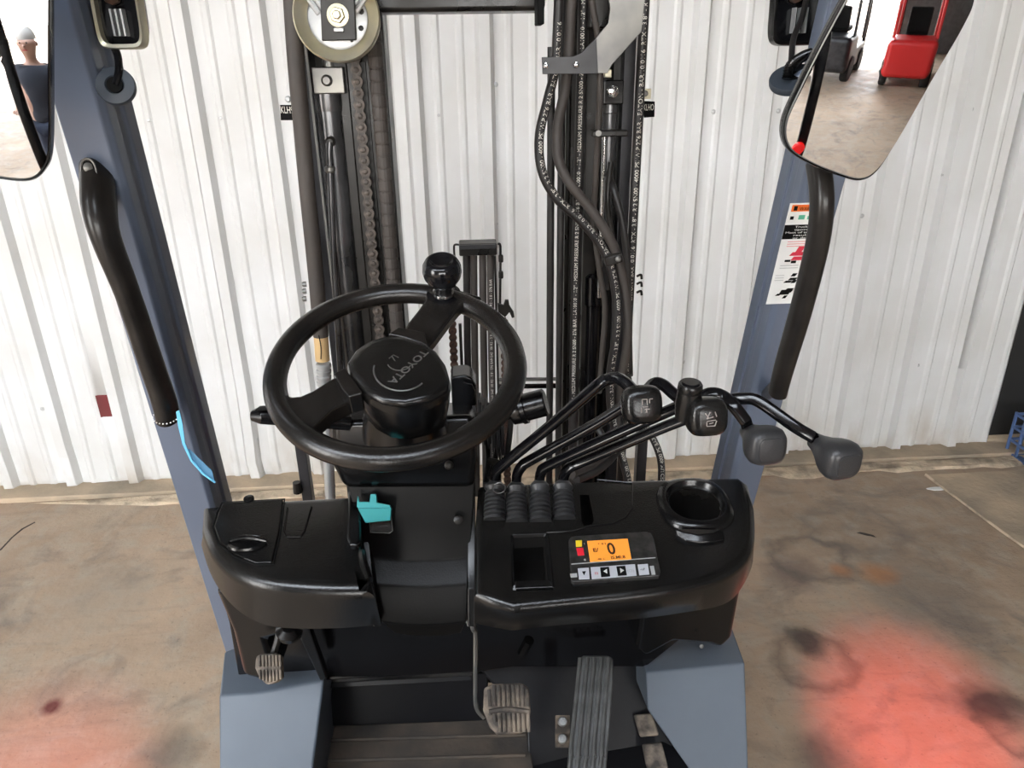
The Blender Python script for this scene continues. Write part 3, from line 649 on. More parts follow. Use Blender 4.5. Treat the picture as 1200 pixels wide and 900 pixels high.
# ---------- control levers with bellows boots and knobs
def knob(p, ax, up, m=KNB, s=1.0, par=None, face=True):
    ax = V(ax).normalized(); u = ax.cross(V(up)).normalized(); v = ax.cross(u)
    pr = [(0, .0105, .0105, 2), (.010, .0125, .0125, 2.1), (.022, .0165, .0160, 2.4), (.033, .0215, .0205, 2.9), (.042, .0240, .0230, 3.1), (.052, .0245, .0238, 3.2), (.060, .0225, .0218, 3.2), (.0645, .0175, .0170, 3.4)]
    mb = MB(); mb.loft([superring(V(p)+ax*h*s, u, v, a*s, b*s, e, 32) for h, a, b, e in pr]); o = mb.build('lever_knob', m, par, ang=60)
    mb = MB(); mb.loft([superring(V(p)+ax*h*s, u, v, a*s, a*s*.97, 4, 24) for h, a in ((.0630, .0155), (.0655, .0150), (.0660, .0135))]); mb.build('knob_face', m, par, ang=60)
    return V(p)+ax*.0664*s, u, v
SEC = sq_section(.0078, .0066, .75)
levers = [
 (580, 613, [(580, 566, .975), (581, 556, .97), (588, 546, .96), (650, 495, .92), (700, 452, .885), (712, 445, .88), (722, 443, .87), (732, 448, .855), (742, 458, .84)], (752, 474, .80)),
 (606, 615, [(605, 568, .975), (606, 556, .97), (612, 546, .965), (624, 538, .96), (700, 496, .92), (752, 462, .89), (766, 450, .88), (777, 451, .87), (790, 462, .85), (806, 474, .83)], (828, 488, .785)),
 (634, 615, [(632, 566, .975), (634, 554, .97), (642, 546, .965), (700, 519, .93), (780, 483, .89), (818, 467, .86), (834, 461, .85), (848, 465, .845), (860, 476, .83), (874, 494, .82)], (897, 522, .78)),
 (662, 612, [(659, 566, .975), (662, 555, .97), (668, 548, .965), (690, 538, .955), (780, 500, .90), (830, 481, .87), (852, 470, .86), (872, 467, .85), (890, 471, .84), (930, 499, .81), (952, 512, .80)], (985, 539, .76)),
]
for i, (bx, by, path, kn) in enumerate(levers):
    base = kc(bx, by, .0); top = K(path[0][0], path[0][1]-1, path[0][2]); base = base+V((0, .006, 0))
    pts = [K(*p) for p in path]
    mb = MB(); mb.tube([pts[0]-V((0, 0, .02))]+pts, 1.0, 12, True, 5, section=SEC, up=(0, 0, 1)); LV = mb.build('control_lever', GLO, FK, ang=50)
    tag(LV, ['lever ending in the knob nearest the wheel', 'lever whose knob carries a round button', 'lever ending in the third knob', 'lever with the outermost knob'][i])
    ax = top-base; Lb = ax.length; pr = [(.0165, 0), (.0165, .004)]
    nb = 6
    for k in range(nb):
        h = .006+k*(Lb*.62/nb); pr += [(.0120, h), (.0168-.0003*k, h+.0025), (.0166-.0003*k, h+.0052), (.0120, h+.0080)]
    pr += [(.0155, Lb*.70), (.0160, Lb*.84), (.0135, Lb*.93), (.0095, Lb*1.0)]
    pr = sorted(pr, key=lambda q: q[1])
    MB().lathe(base, ax, pr, 24).build('rubber_boot', RUB, LV, ang=25)
    kp_ = K(*kn); st = pts[-1]; 
    tcm = (CP-kp_).normalized(); q3 = [(.26, .10), (.34, .20), (.42, .34), (.62, .46)][i]; dirs = (tcm*.9+RT*q3[0]-UP*q3[1]).normalized()
    start = kp_-dirs*.050
    MB().tube([pts[-1], start+dirs*.004], .0078, 10, False).build('lever_end', GLO, LV)
    f, u, v = knob(start, dirs, (0, 0, 1), KNB if i > 1 else PLA, 1.0, LV)
    if u.x < 0: u = -u
    v = dirs.cross(u); v = v if v.z > 0 else -v
    def mark(segs, m=None):
        mbb = MB()
        for (x0, y0, x1, y1) in segs: mbb.tube([f+u*x0*.001+v*y0*.001-dirs*.0004, f+u*x1*.001+v*y1*.001-dirs*.0004], .0007, 5, False)
        mbb.build('knob_symbol', mat('worn_symbol_%d' % i, (.28, .24, .22), .4), LV)
    if i == 0: mark([(-4, 8, 2, 8), (-4, 8, -4, 1), (2, 8, 2, 1), (-4, -1, 3, -1), (-5, -8, -5, -2), (1, -8, 1, -3), (-2, -4, 5, -4), (5, 8, 9, 8), (5, 8, 5, 3)])
    if i == 1: mark([(-8, 8, -4, 2), (-2, 9, -6, 1), (-6, 1, 2, 3), (4, 9, 6, 3), (-6, -2, 5, -1), (-6, -3, -6, -8), (-6, -8, 4, -8), (4, -8, 6, -2), (-3, -5, 2, -4)])
    if i == 1:
        bc = K(806, 476, .80); tp = V((0, -.12, 1)).normalized()
        MB().lathe(bc, tp, [(.0140, -.016), (.0155, 0), (.0150, .018), (.0142, .022), (.0150, .0235), (.0145, .030), (.0130, .0325), (.002, .0325)], 28).build('button_housing', PLA, LV, ang=35)
        MB().lathe(bc+tp*.0325, tp, [(.0105, -.002), (.0105, .0012), (.0095, .002)], 24).build('button', GLO, LV)
# steel split ring hanging on the first boot
c = K(585, 572, .945)
rg = MB(); rings = []
for k in range(25):
    t = 2*pi*k/24; q = V((cos(t)*.9, -.25*sin(t), sin(t))); rings.append(c+q*.0105)
rg.tube(rings, .0008, 6, False); ro_ = rg.build('key_ring', ZIG)
tag(ro_, 'thin steel split ring looped on the leftmost lever boot', 'ring')
# ---------- pedals
def pedal_pad(pts, Y, n, name, m, ridges, horiz, parent, th=.02, rr=.0035):
    n = V(n).normalized(); p0 = K(pts[0][0], pts[0][1], Y)
    W_ = [KP(x, y, p0, n) for x, y in pts]; o = plate(W_, n, th, name, m, parent, .004, 2)
    return o, p0, n
BPm = thing
bp, p0, n_ = pedal_pad([(567, 806), (578, 801), (612, 800), (620, 806), (622, 834), (619, 852), (612, 859), (583, 861), (574, 852), (566, 832)], .97, (0, -.62, .78), 'brake_pedal', PAD, 0, 0, FK)
mb = MB()
for k in range(9):
    x = 573+k*5.6; a = 803 if 0 < k < 8 else 808; b = 858 if k > 1 else 838+k*8
    mb.tube([KP(x, a, p0+n_*.002, n_), KP(x+1, 828, p0+n_*.003, n_)], .0030, 6, False); mb.tube([KP(x+1, 836, p0+n_*.003, n_), KP(x+2, b, p0+n_*.002, n_)], .0030, 6, False)
mb.build('tread_ridges', PAD, bp)
MB().tube([KP(573, 834, p0+n_*.002, n_), KP(595, 831, p0+n_*.003, n_), KP(620, 834, p0+n_*.002, n_)], .004, 6).build('tread_bar', PAD, bp)
mb = MB(); mb.tube([K(551, 722, 1.02), K(554, 736, 1.01), K(557, 742, 1.01), K(557, 800, .99), K(558, 826, .985), K(567, 838, .985)], 1, 10, True, 6, section=sq_section(.0035, .009, .6), up=(1, 0, 0)); mb.build('brake_pedal_arm', ZIG, FK)
MB().lathe(K(551, 729, 1.0), (0, -1, .5), [(.007, 0), (.007, .006), (.005, .008)], 6).build('arm_bolt', SIL, FK)
ap = [(679, 771), (684, 768), (714, 768), (719, 772), (719, 800), (715, 850), (711, 900), (707, 950), (660, 950), (665, 900), (671, 840)]
pn = V((0, -.60, .80)).normalized(); q0 = K(695, 768, 1.10)
apo = plate([KP(x, y, q0, pn) for x, y in ap], pn, .016, 'accelerator_pedal', ACC, FK, .004, 2)
for k in range(5):
    xt = 680+k*8.3; xb = 666+k*9.4
    xb = 669+k*9.0; pts = [(xt, 771), (xt*.5+xb*.5, 825), (xb, 880), (xb+1.5, 886), (xb-1, 893), (xb-3, 945)]
    MB().tube([KP(x, y, q0+pn*.002, pn) for x, y in pts], .0042, 8, True, 3).build('tread_ridge', ACC, apo)
for y in (846, 866):
    MB().lathe(K(659, y, 1.03), (0, -.6, .8), [(.009, 0), (.009, .006), (.007, .008), (.005, .008), (.004, .004)], 16).build('pedal_bolt', ZIG, FK)
plate([K(x, y, 1.035) for x, y in [(651, 838), (668, 838), (668, 876), (651, 876)]], (0, -.6, .8), .008, 'pedal_bracket', PAD, FK, .001)
pp_, p0, n_ = pedal_pad([(299, 770), (304, 766), (320, 765), (328, 769), (329, 795), (322, 800), (312, 803), (303, 794), (298, 783)], .985, (-.1, -.72, .68), 'parking_brake_pedal', PAD, 0, 0, FK)
mb = MB()
for k in range(7):
    x = 304+k*4; mb.tube([KP(x, 768, p0+n_*.002, n_), KP(x+.5, 781, p0+n_*.003, n_)], .0022, 6, False); mb.tube([KP(x+.5, 785, p0+n_*.003, n_), KP(x+1, 799-abs(k-3), p0+n_*.002, n_)], .0022, 6, False)
mb.build('tread_ridges', PAD, pp_)
MB().tube([K(320, 768, 1.0), K(325, 752, 1.01), K(328, 738, 1.02)], .006, 8, False).build('pedal_arm', STE, FK)
MB().lathe(K(340, 742, .97), (.1, -.3, 1), [(.020, 0), (.022, .012), (.012, .02)], 20).build('pedal_pivot', PLS, FK)
# ================================================================== OVERHEAD GUARD
def gpt(s, x, z, dy=0.): return V((s*x+(.05*(z-1.28) if s < 0 else 0), 1.15-.25*(z-1.28)+dy, z))
def pillar(s):
    # rounded section: rear face, chamfered inner edge, ribbed inner side
    sec = [(.525, .0), (.474, .0), (.467, .008), (.466, .030), (.470, .034), (.470, .052), (.466, .056), (.467, .088), (.474, .095), (.525, .095)]
    rings = [[gpt(s, x, z, y) for x, y in sec] for z in (.76, 2.40)]
    return MB().loft(rings).build('guard_pillar', BLU, FK, .004, 3)
PL = pillar(-1); PR = pillar(1)
ZR = 2.40; yf = 1.15-.25*(ZR-1.28)
for s in (-1, 1):
    MB().tube([V((s*.495, yf+.05, ZR)), V((s*.495, .6, ZR+.06)), V((s*.495, -.35, ZR+.04)), V((s*.495, -.47, ZR-.05)), V((s*.495, -.52, 1.0))], 1, 12, True, 8, section=sq_section(.028, .035, .4), up=(1, 0, 0)).build('guard_side_rail', GLO, FK)
for k in range(6):
    y = .62-.2*k; MB().box((0, y, ZR+.055), (.97, .018, .05)).build('guard_roof_bar', BLU, FK, .003)
MB().box((0, yf+.05, ZR+.01), (1.03, .06, .05)).build('guard_front_bar', BLU, FK, .004)
# counterweight, seat behind the camera position
mb = MB(); mb.loft([[V((-.48, -.15, .25)), V((.48, -.15, .25)), V((.48, -.95, .25)), V((-.48, -.95, .25))], [V((-.48, -.15, .95)), V((.48, -.15, .95)), V((.48, -.90, .95)), V((-.48, -.90, .95))], [V((-.44, -.2, 1.0)), V((.44, -.2, 1.0)), V((.44, -.82, 1.0)), V((-.44, -.82, 1.0))]])
mb.build('counterweight', COW, FK, .03, 3)
# seat behind the camera
mb = MB(); mb.loft([superring(V((0, .02, z)), V((1, 0, 0)), V((0, 1, 0)), a, b, 4, 28) for z, a, b in ((1.0, .24, .22), (1.03, .26, .24), (1.10, .26, .24), (1.13, .22, .20))]); mb.build('seat_cushion', RUB, FK, ang=60)
mb = MB(); mb.loft([superring(V((0, -.30-.10*(z-1.1), z)), V((1, 0, 0)), V((0, 1, 0)), a, b, 4, 28) for z, a, b in ((1.08, .22, .05), (1.14, .26, .07), (1.45, .27, .07), (1.68, .24, .06), (1.74, .19, .03))]); mb.build('seat_backrest', RUB, FK, ang=60)
# red zone lamps on the rear legs
for s in (-1, 1):
    MB().lathe(V((s*.56, -.43, 2.16)), (s*.5, .5, -1), [(.03, -.05), (.05, -.04), (.055, 0), (.05, .005)], 20).build('red_zone_lamp', REDL, FK)
# grab handles
def handle(pts, rad, name='grab_handle', lab=None):
    mb = MB(); mb.tube([KD(x, y, d) for x, y, d in pts], rad, 16, True, 6, section=sq_section(1.0, .8, .95, 5), up=(0, 1, 0)); return mb.build(name, GRB, FK, ang=60)
hl = handle([(108, 182, .965), (113, 195, .955), (116, 240, .94), (124, 278, .945), (150, 345, .99), (176, 422, 1.06), (193, 472, 1.11), (197, 492, 1.13)], [.0165, .0205, .0215, .0185, .0165, .0175, .0185, .0180])
# socket mouth at the top, with screw
hc = KD(105, 205, .935); n0 = (CP-hc).normalized(); u0 = V((1, 0, 0)); v0 = n0.cross(u0)
mb = MB(); mb.loft([superring(hc, u0, v0, .0105, .0235, 2.6, 24), superring(hc+n0*.004, u0, v0, .0095, .0225, 2.6, 24), superring(hc+n0*.003, u0, v0, .0080, .0200, 2.6, 24)], False); mb.build('socket_rim', ZIG, hl)
MB().loft([superring(hc+n0*.002, u0, v0, .0085, .0205, 2.6, 24), superring(hc-n0*.004, u0, v0, .0085, .0205, 2.6, 24)]).build('socket', PLS, hl)
MB().lathe(hc+n0*.001+v0*.010, n0, [(.006, 0), (.006, .003), (.003, .004)], 12).build('screw', ZIG, hl)
hr = handle([(958, 190, .93), (962, 215, .925), (963, 245, .93), (957, 290, .96), (938, 365, 1.02), (919, 430, 1.09), (911, 462, 1.12)], [.0165, .0165, .0165, .0165, .0165, .0160, .0150])
# handle mounts to the pillars
for (x, y, d, x2, y2, s, z) in ((116, 205, .955, 0, 0, -1, 1.80), (196, 478, 1.12, 0, 0, -1, 1.44), (960, 215, .93, 0, 0, 1, 1.79), (912, 450, 1.11, 0, 0, 1, 1.44)):
    MB().tube([KD(x, y, d+.004), gpt(s, .495, z, .003)], .010, 10, False).build('handle_mount', GRB, FK)
# white beaded cable tie and light blue strap on the left handle
mb = MB(); c = KD(194.5, 488, 1.122); t_ = (KD(197, 492, 1.13)-KD(193, 472, 1.11)).normalized(); a_ = t_.orthogonal().normalized(); b_ = t_.cross(a_)
for k in range(22):
    t = 2*pi*k/22; mb.lathe(c+(a_*cos(t)+b_*sin(t))*.0182-t_*.0006, t_, [(.0004, -.0012), (.0014, 0), (.0004, .0012)], 6)
bt = mb.build('beaded_cable_tie', WHT); tag(bt, 'white beaded tie round the foot of the left grab handle', 'cable tie')
ST = thing('hanging_strap', 'light blue plastic strap hanging from the left grab handle', 'strap', KD(208, 482, 1.10))
pts = [(208, 482, 1.105), (211, 498, 1.10), (215, 520, 1.10), (224, 540, 1.10), (238, 556, 1.10), (252, 566, 1.10)]
mb = MB(); P1 = [KD(*p) for p in pts]; wd = [.0022, .0032, .0018, .0012, .0012, .001]
mb.loft([[p+V((-w_, 0, -w_*.3)), p+V((w_, .001, w_*.5)), p+V((w_, .0025, w_*.5)), p+V((-w_, .0015, -w_*.3))] for p, w_ in zip(P1, wd)]); mb.build('strap_cord', LBL, ST)
bl = [KD(x, y, 1.105) for x, y in [(217, 527), (222, 526), (232, 536), (248, 551), (252, 566), (238, 556), (226, 543)]]
plate(bl, -FW, .0012, 'strap_flap', LB2, ST)
# ---------- mirrors
DSC = mat('slate_rubber', (.035, .045, .06), .45)
def mirror(pts_px, cpx, d, out, R, name_lab):
    c = KD(cpx[0], cpx[1], d); inc = (c-CP).normalized(); n = (V(out).normalized()-inc).normalized()
    P = [KP(x, y, c, n) for x, y in pts_px]
    # smooth outline
    Q, _ = crom(P+[P[0]], [1]*(len(P)+1), 5); Q = Q[:-1]; cen = sum(Q, V((0, 0, 0)))/len(Q)
    T = MB()
    T.loft([[cen+(p-cen)*1.0+n*.001 for p in Q], [cen+(p-cen)*1.018+n*.003 for p in Q], [cen+(p-cen)*1.03 for p in Q], [cen+(p-cen)*1.03-n*.014 for p in Q], [cen+(p-cen)*.90-n*.030 for p in Q]]); M_ = T.build('mirror', PLS, FK, ang=60)
    if name_lab: M_['label'] = name_lab
    mb = MB(); K_ = 14; rings = []; ML = max((p-cen).length for p in Q)**2
    for j in range(K_+1):
        s = 1-j/K_*.999; rings.append([(lambda q: q+n*(.0018+(ML-(q-cen).length**2)/(2*R)))(cen+(p-cen)*s*.995) for p in Q])
    mb.loft(rings, False); g = mb.build('mirror_glass', MIR, M_, ang=180)
    # thin bright rim
    MB().tube([cen+(p-cen)*.998+n*.0015 for p in Q]+[cen+(Q[0]-cen)*.998+n*.0015], .0012, 6, False).build('mirror_rim', ZIG, M_)
    return c, n, M_, R
RM = mirror([(992, -2), (965, 48), (938, 102), (921, 142), (924, 170), (948, 188), (985, 203), (1008, 208), (1026, 198), (1048, 165), (1090, 90), (1126, 30), (1138, 0), (1140, -40), (1120, -75), (1060, -80), (1025, -60)], (1035, 80), .80, (.27, -1, -.24), 1.1, 'right hand mirror')
LM = mirror([(58, 0), (58.5, 80), (58, 170), (50, 197), (34, 208), (0, 206), (-45, 195), (-75, 160), (-85, 60), (-75, -40), (-50, -80), (0, -90), (40, -85), (56, -60)], (20, 90), .78, (-.03, -1, -.16), 1.1, 'left hand mirror')
for (c, n, M_, _R), s in ((RM, 1), (LM, -1)):
    MB().tube([c-n*.03, c-n*.05+V((0, 0, .06)), gpt(s, .51, 2.05, .0)+V((0, .02, 0))], .007, 10).build('mirror_arm', PLS, M_)
# ---------- work lights inside the pillars
def worklight(x0, x1, y0, y1, Y, fm, inm, s):
    P = [K(x0, y1, Y), K(x1, y1, Y), K(x1, y0, Y), K(x0, y0, Y)]; c = sum(P, V((0, 0, 0)))/4; w_ = (P[1]-P[0]).length/2; h = (P[2]-P[1]).length/2
    ux = V((1, 0, 0)); uz = V((0, .08, 1)).normalized(); nn = V((0, -1, .08)).normalized()
    mb = MB(); mb.loft([superring(c+nn*-.015, ux, uz, w_*.98, h*.98, 6, 40), superring(c+nn*.004, ux, uz, w_, h, 6, 40), superring(c+nn*.006, ux, uz, w_*.97, h*.98, 6, 40), superring(c+nn*.004, ux, uz, w_*.86, h*.90, 6, 40), superring(c-nn*.010, ux, uz, w_*.82, h*.87, 6, 40)], False)
    o = mb.build('work_light', fm, FK, ang=35)
    MB().loft([superring(c-nn*.006, ux, uz, w_*.88, h*.92, 6, 40), superring(c-nn*.04, ux, uz, w_*.7, h*.75, 5, 40)]).build('light_housing', inm, o)
    for k in range(3):
        MB().box(c-uz*h*.45+ux*(-.1+k*.22)*w_*1.0+nn*.001-ux*w_*.1, (.0022, .012, h*.55)).build('cooling_fin', SIL, o)
    MB().lathe(c+nn*-.004+uz*h*.1-ux*w_*.15, nn, [(.010, 0), (.010, .006), (.006, .010)], 8).build('rusty_bolt', RST, o)
    return o
worklight(108, 163, -58, 57, 1.01, ZIN, GLO, -1)['label'] = 'work light with brassy frame edge'
worklight(907, 968, -56, 53, 1.12, PLS, GLO, 1)['label'] = 'work light with black frame'
# rubber discs with cable
for (x, y, d, r, nrm, s) in ((136, 101, .89, .0222, (.15, -1, .35), -1), (929, 93, 1.04, .0300, (-.35, -.55, 1.0), 1)):
    nn = V(nrm).normalized(); c = KD(x, y, d)
    if s > 0: c = KD(x, y, .98)
    DG = MB().lathe(c-nn*.005, nn, [(.006, 0), (r*.98, 0), (r, .002), (r, .007), (r*.97, .009), (.011, .011), (.009, .008)], 40).build('rubber_disc', DSC, FK, ang=40)
    MB().lathe(c+nn*.0035, nn, [(.0095, 0), (.009, .003)], 20).build('disc_hole', BLK, DG)
    MB().tube([c-nn*.004, gpt(s, .470, 1.955 if s < 0 else 1.95, .03)], .009, 10, False).build('disc_stem', BLU, DG)
MB().tube([KD(122, -10, .90), KD(126, 20, .90), KD(131, 48, .895), KD(138, 66, .89), KD(139, 85, .885), KD(135, 100, .885)], .0045, 10).build('light_cable', GLO, FK)
MB().lathe(K(113, 66, 1.035), (.9, -.6, .1), [(.011, 0), (.011, .004), (.006, .012), (.003, .013)], 14).build('pillar_bolt', ZIG, FK)
MB().tube([KD(948, -15, 1.02), KD(940, 20, 1.01), KD(930, 45, 1.0), KD(927, 72, .985), KD(924, 92, .975)], .0040, 10).build('light_cable', HOB, FK)
cpts = [KD(962, 62, 1.0), KD(950, 63, .985), KD(938, 68, .972), KD(926, 78, .965), KD(922, 93, .968)]
P_, _ = crom(cpts, [1]*5, 14); mb = MB(); mb.tube(P_, [.0072 if i % 2 else .0055 for i in range(len(P_))], 14, False); mb.build('corrugated_conduit', PLS, FK, ang=20)
# rubber plugs on the right pillar
for (x, y) in ((883, 360), (864, 459)):
    MB().lathe(K(x, y, 1.19), (-1, -.2, 0), [(.006, 0), (.006, .001), (.002, .004)], 10).build('pillar_clip', HOB, FK)
# warning label on the right pillar rear face
zt_, zb_ = None, None
pn_ = V((0, -1, -.25)).normalized(); pq = gpt(1, .5, 1.5)
def pq_(x, y): return KP(x, y, pq, pn_)
La = pq_(929, 238); Lb2 = pq_(904, 356); up_ = (La-Lb2); hL = up_.length; up_ = V((0, -.25, 1)).normalized()
x0l = La.x-.003; xw = .523-x0l; zb0 = pq_(905, 356)
org = V((x0l-.001, zb0.y, zb0.z))-pn_*0
hL = (pq_(929, 238).z-zb0.z)/up_.z
rt = V((1, 0, 0))
def lab(u0_, v0_, u1_, v1_, name, m, off=.0012, par=None, sk=0.):
    pts = [org+rt*u0_+up_*v0_, org+rt*u1_+up_*v0_, org+rt*(u1_+sk)+up_*v1_, org+rt*(u0_+sk)+up_*v1_]
    return plate(pts, pn_, .0006, name, m, par or PR, 0, off=off)
print('label', x0l, xw, hL, zb0)
xw = .050
WLb = lab(0, 0, xw, hL, 'warning_label', WHT, .0008); WLb['label'] = 'white warning label with orange header'
def L_(fu0, fv0, fu1, fv1, m, off=.0014, name='label_print', sk=0.): return lab(fu0*xw, fv0*hL, fu1*xw, fv1*hL, name, m, off, WLb, sk)
L_(.08, .925, .96, .985, ORG); L_(.0, .665, 1, .80, BLK)
lettering('WARNING', org+rt*.30*xw+up_*.935*hL-pn_*-.0018, rt, up_, .032*hL, BLK, WLb, width=.62*xw)
L_(.14, .935, .24, .975, BLK, .0018); L_(.10, .85, .2, .88, BLK); L_(.34, .85, .52, .89, GRN); L_(.6, .85, .72, .88, GRN)
for i, s in enumerate(('Truck can', 'tipover if', 'Mast of truck', 'result in', 'or death')):
    lettering(s, org+rt*(.30 if i != 2 else .05)*xw+up_*(.775-.0265*i)*hL-pn_*-.0020, rt, up_, .017*hL, WHT, WLb, width=(.62 if i != 2 else .9)*xw)
for i in range(3): L_(.2, .635-.022*i, .85, .642-.022*i, PNK)
for (v, m1, m2) in ((.47, RDP, BLK),):
    for a in ((.35, .50, .75, .535), (.42, .455, .82, .49), (.5, .53, .68, .59)): L_(*a, m1, sk=.004)
    for a in ((.25, .44, .42, .46), (.45, .425, .6, .45)): L_(*a, m2)
for i in range(2): L_(.15, .40-.025*i, .7, .405-.025*i, GPR)
for i in range(3): L_(.08, .30-.025*i, .35, .304-.025*i, GPR)
for a in ((.55, .29, .68, .32), (.5, .25, .72, .275), (.38, .225, .58, .245), (.6, .22, .72, .25)): L_(*a, BLK, sk=.003)
for a in ((.32, .10, .62, .15), (.22, .09, .34, .11), (.45, .06, .55, .09), (.5, .15, .7, .165), (.6, .12, .68, .15)): L_(*a, BLK, sk=.003)
# ================================================================== MAST
MY = 1.60
def vb(xa, xb, py, Y, dep, z0, z1, name, m, par=FK, bev=.003, lean=0):
    a = K(xa, py, Y).x; b = K(xb, py, Y).x
    return MB().box(((a+b)/2, Y+dep/2, (z0+z1)/2), (abs(b-a), dep, z1-z0)).build(name, m, par, bev)
def vt(x, py, Y, r, z0, z1, name, m, n=16, par=FK):
    a = K(x, py, Y).x; return MB().lathe((a, Y, z0), (0, 0, 1), [(r, 0), (r, z1-z0)], n).build(name, m, par)
TOP = 2.45
# left column
vb(362, 374, 200, MY+.02, .12, .12, TOP, 'outer_mast_channel', MGR)
vb(374, 446, 200, MY+.11, .04, .12, TOP, 'mast_channel_web', STE)
vb(401, 418, 200, MY+.03, .09, .12, TOP, 'middle_mast_channel', STE)
vb(435, 445, 200, MY+.03, .09, .12, TOP, 'inner_mast_channel', STE)
vb(455, 461.5, 200, MY-.005, .10, .12, TOP, 'inner_mast_flange', STE)
xc = K(388, 160, 1.63).x
MB().lathe((xc, 1.64, .3), (0, 0, 1), [(.029, 0), (.029, K(388, 118, 1.62).z-.32)], 28).build('lift_cylinder', CYL, FK)
zc = K(388, 118, 1.62).z; zc2 = K(386, 93, 1.62).z
MB().lathe((xc, 1.64, zc-.02), (0, 0, 1), [(.030, 0), (.031, .01), (.031, .045), (.024, .05), (.024, .06)], 28).build('cylinder_head', CYL, FK, ang=30)
MB().box((K(385, 105, 1.60).x, 1.63, (zc+zc2)/2+.018), (.063, .05, zc2-zc+.01)).build('cylinder_cap_block', ZIG, FK, .003)
MB().lathe((K(384, 106, 1.6).x, 1.605, (zc+zc2)/2+.018), (0, -1, 0), [(.011, 0), (.011, .005), (.007, .009)], 14).build('cap_bolt', ZIG, FK)
MB().lathe((K(386, 80, 1.63).x, 1.64, zc2+.01), (0, 0, 1), [(.014, 0), (.014, .25)], 16).build('piston_rod', ZIG, FK)
pe = K(387, 166, 1.59)
MB().lathe(pe+V((0, .01, 0)), (0, -1, 0), [(.010, 0), (.010, .014), (.006, .018)], 14).build('port_elbow', STE, FK)
MB().tube([pe+V((0, -.004, 0)), K(386, 180, 1.585), K(387, 200, 1.585), K(391, 300, 1.585), K(398, 420, 1.585), K(406, 520, 1.585)], .0068, 12).build('hydraulic_pipe', CYL, FK)
MB().lathe(K(387, 202, 1.585), (0, 0, 1), [(.008, 0), (.011, .003), (.011, .010), (.008, .013)], 14).build('pipe_collar', ZIG, FK)
vb(373, 376, 200, 1.60, .01, .3, TOP, 'mast_edge_strip', ZIG, bev=.001)
# hose left of the mast with taped end and silver fitting
h1 = [K(339, -60, 1.55), K(346, 60, 1.55), K(352, 130, 1.55), K(360, 220, 1.55), K(370, 320, 1.55), K(376, 394, 1.55)]
MB().tube(h1, .0165, 16).build('lift_hose', HOS, FK)
tp_ = [K(376, 392, 1.55), K(378, 422, 1.55)]; MB().tube(tp_, .0158, 16, False).build('paper_tape', TAP, FK)
MB().tube([K(373.5, 393, 1.533), K(376, 407, 1.5335), K(376, 421, 1.533)], .0012, 5).build('tape_seam', BLK, FK)
pr = []; Lf = (K(379, 424, 1.55)-K(380, 452, 1.55)).length
for k in range(4): pr += [(.0145, k*Lf/4), (.0165, k*Lf/4+Lf*.06), (.0165, k*Lf/4+Lf*.16), (.0140, k*Lf/4+Lf*.2)]
MB().lathe(K(380, 452, 1.55), (K(379, 424, 1.55)-K(380, 452, 1.55)), pr, 20).build('crimped_fitting', SIL, FK)
MB().tube([K(380, 452, 1.55), K(383, 500, 1.55), K(387, 580, 1.55), K(389, 640, 1.55)], .0125, 16).build('return_pipe', SIL, FK)
# chain (figure-eight plates on pins), each link its own piece
def linkmesh(r, pitch, t, m, name='chain_link'):
    mb = MB(); out = []
    for k in range(13): a = pi*k/12; out.append((r*cos(a), pitch/2+r*sin(a)))
    out.append((-r*.62, 0))
    for k in range(13): a = pi+pi*k/12; out.append((r*cos(a), -pitch/2+r*sin(a)))
    out.append((r*.62, 0))
    mb.loft([[V((x, 0, z)) for x, z in out], [V((x, t, z)) for x, z in out]])
    for s in (-1, 1): mb.lathe((0, .001, s*pitch/2), (0, -1, 0), [(r*.5, 0), (r*.5, .004), (r*.3, .005)], 8)
    me = mb.build(name, m, None); bpy.context.view_layer.update(); return me
def chain(x, py, Y, z0, z1, r, pitch, name, m, rotz=0., dx=0.):
    X = K(x, py, Y).x; core = MB().box((X, Y+.012, (z0+z1)/2), (r*1.1 if not rotz else .012, .012, z1-z0)).build(name, m, FK, .002)
    proto = linkmesh(r, pitch, .003, m); n = int((z1-z0)/pitch); par_loc = WL[core.name]; lz = V((0, 0, 0))
    for i in range(n):
        o = proto if i == 0 else proto.copy()
        if i: COL.objects.link(o)
        o.parent = core; o.location = V((X, Y-(.004 if i % 2 else 0), z0+pitch*(i+.5)))-par_loc+V((0, 0, -r-pitch/2))
        if rotz: o.rotation_euler = (0, 0, rotz)
    return core
z_a = K(425, 72, 1.60).z; z_b = K(440, 400, 1.60).z
chain(428, 200, 1.60, z_b-.1, z_a+.02, .0115, .0215, 'lift_chain', CHN)
vb(418, 439, 200, 1.625, .01, .3, z_a, 'chain_anchor_plate', STE, bev=.001)
# spirally wrapped hose beside the chain
xh = K(450, 200, 1.58).x; pr = []; z = .5
while z < TOP: pr += [(.0138, z), (.0150, z+.003), (.0150, z+.020), (.0138, z+.0225)]; z += .0235
MB().lathe((xh, 1.59, 0), (0, 0, 1), pr, 16).build('spiral_wrapped_hose', HOS, FK, ang=15)
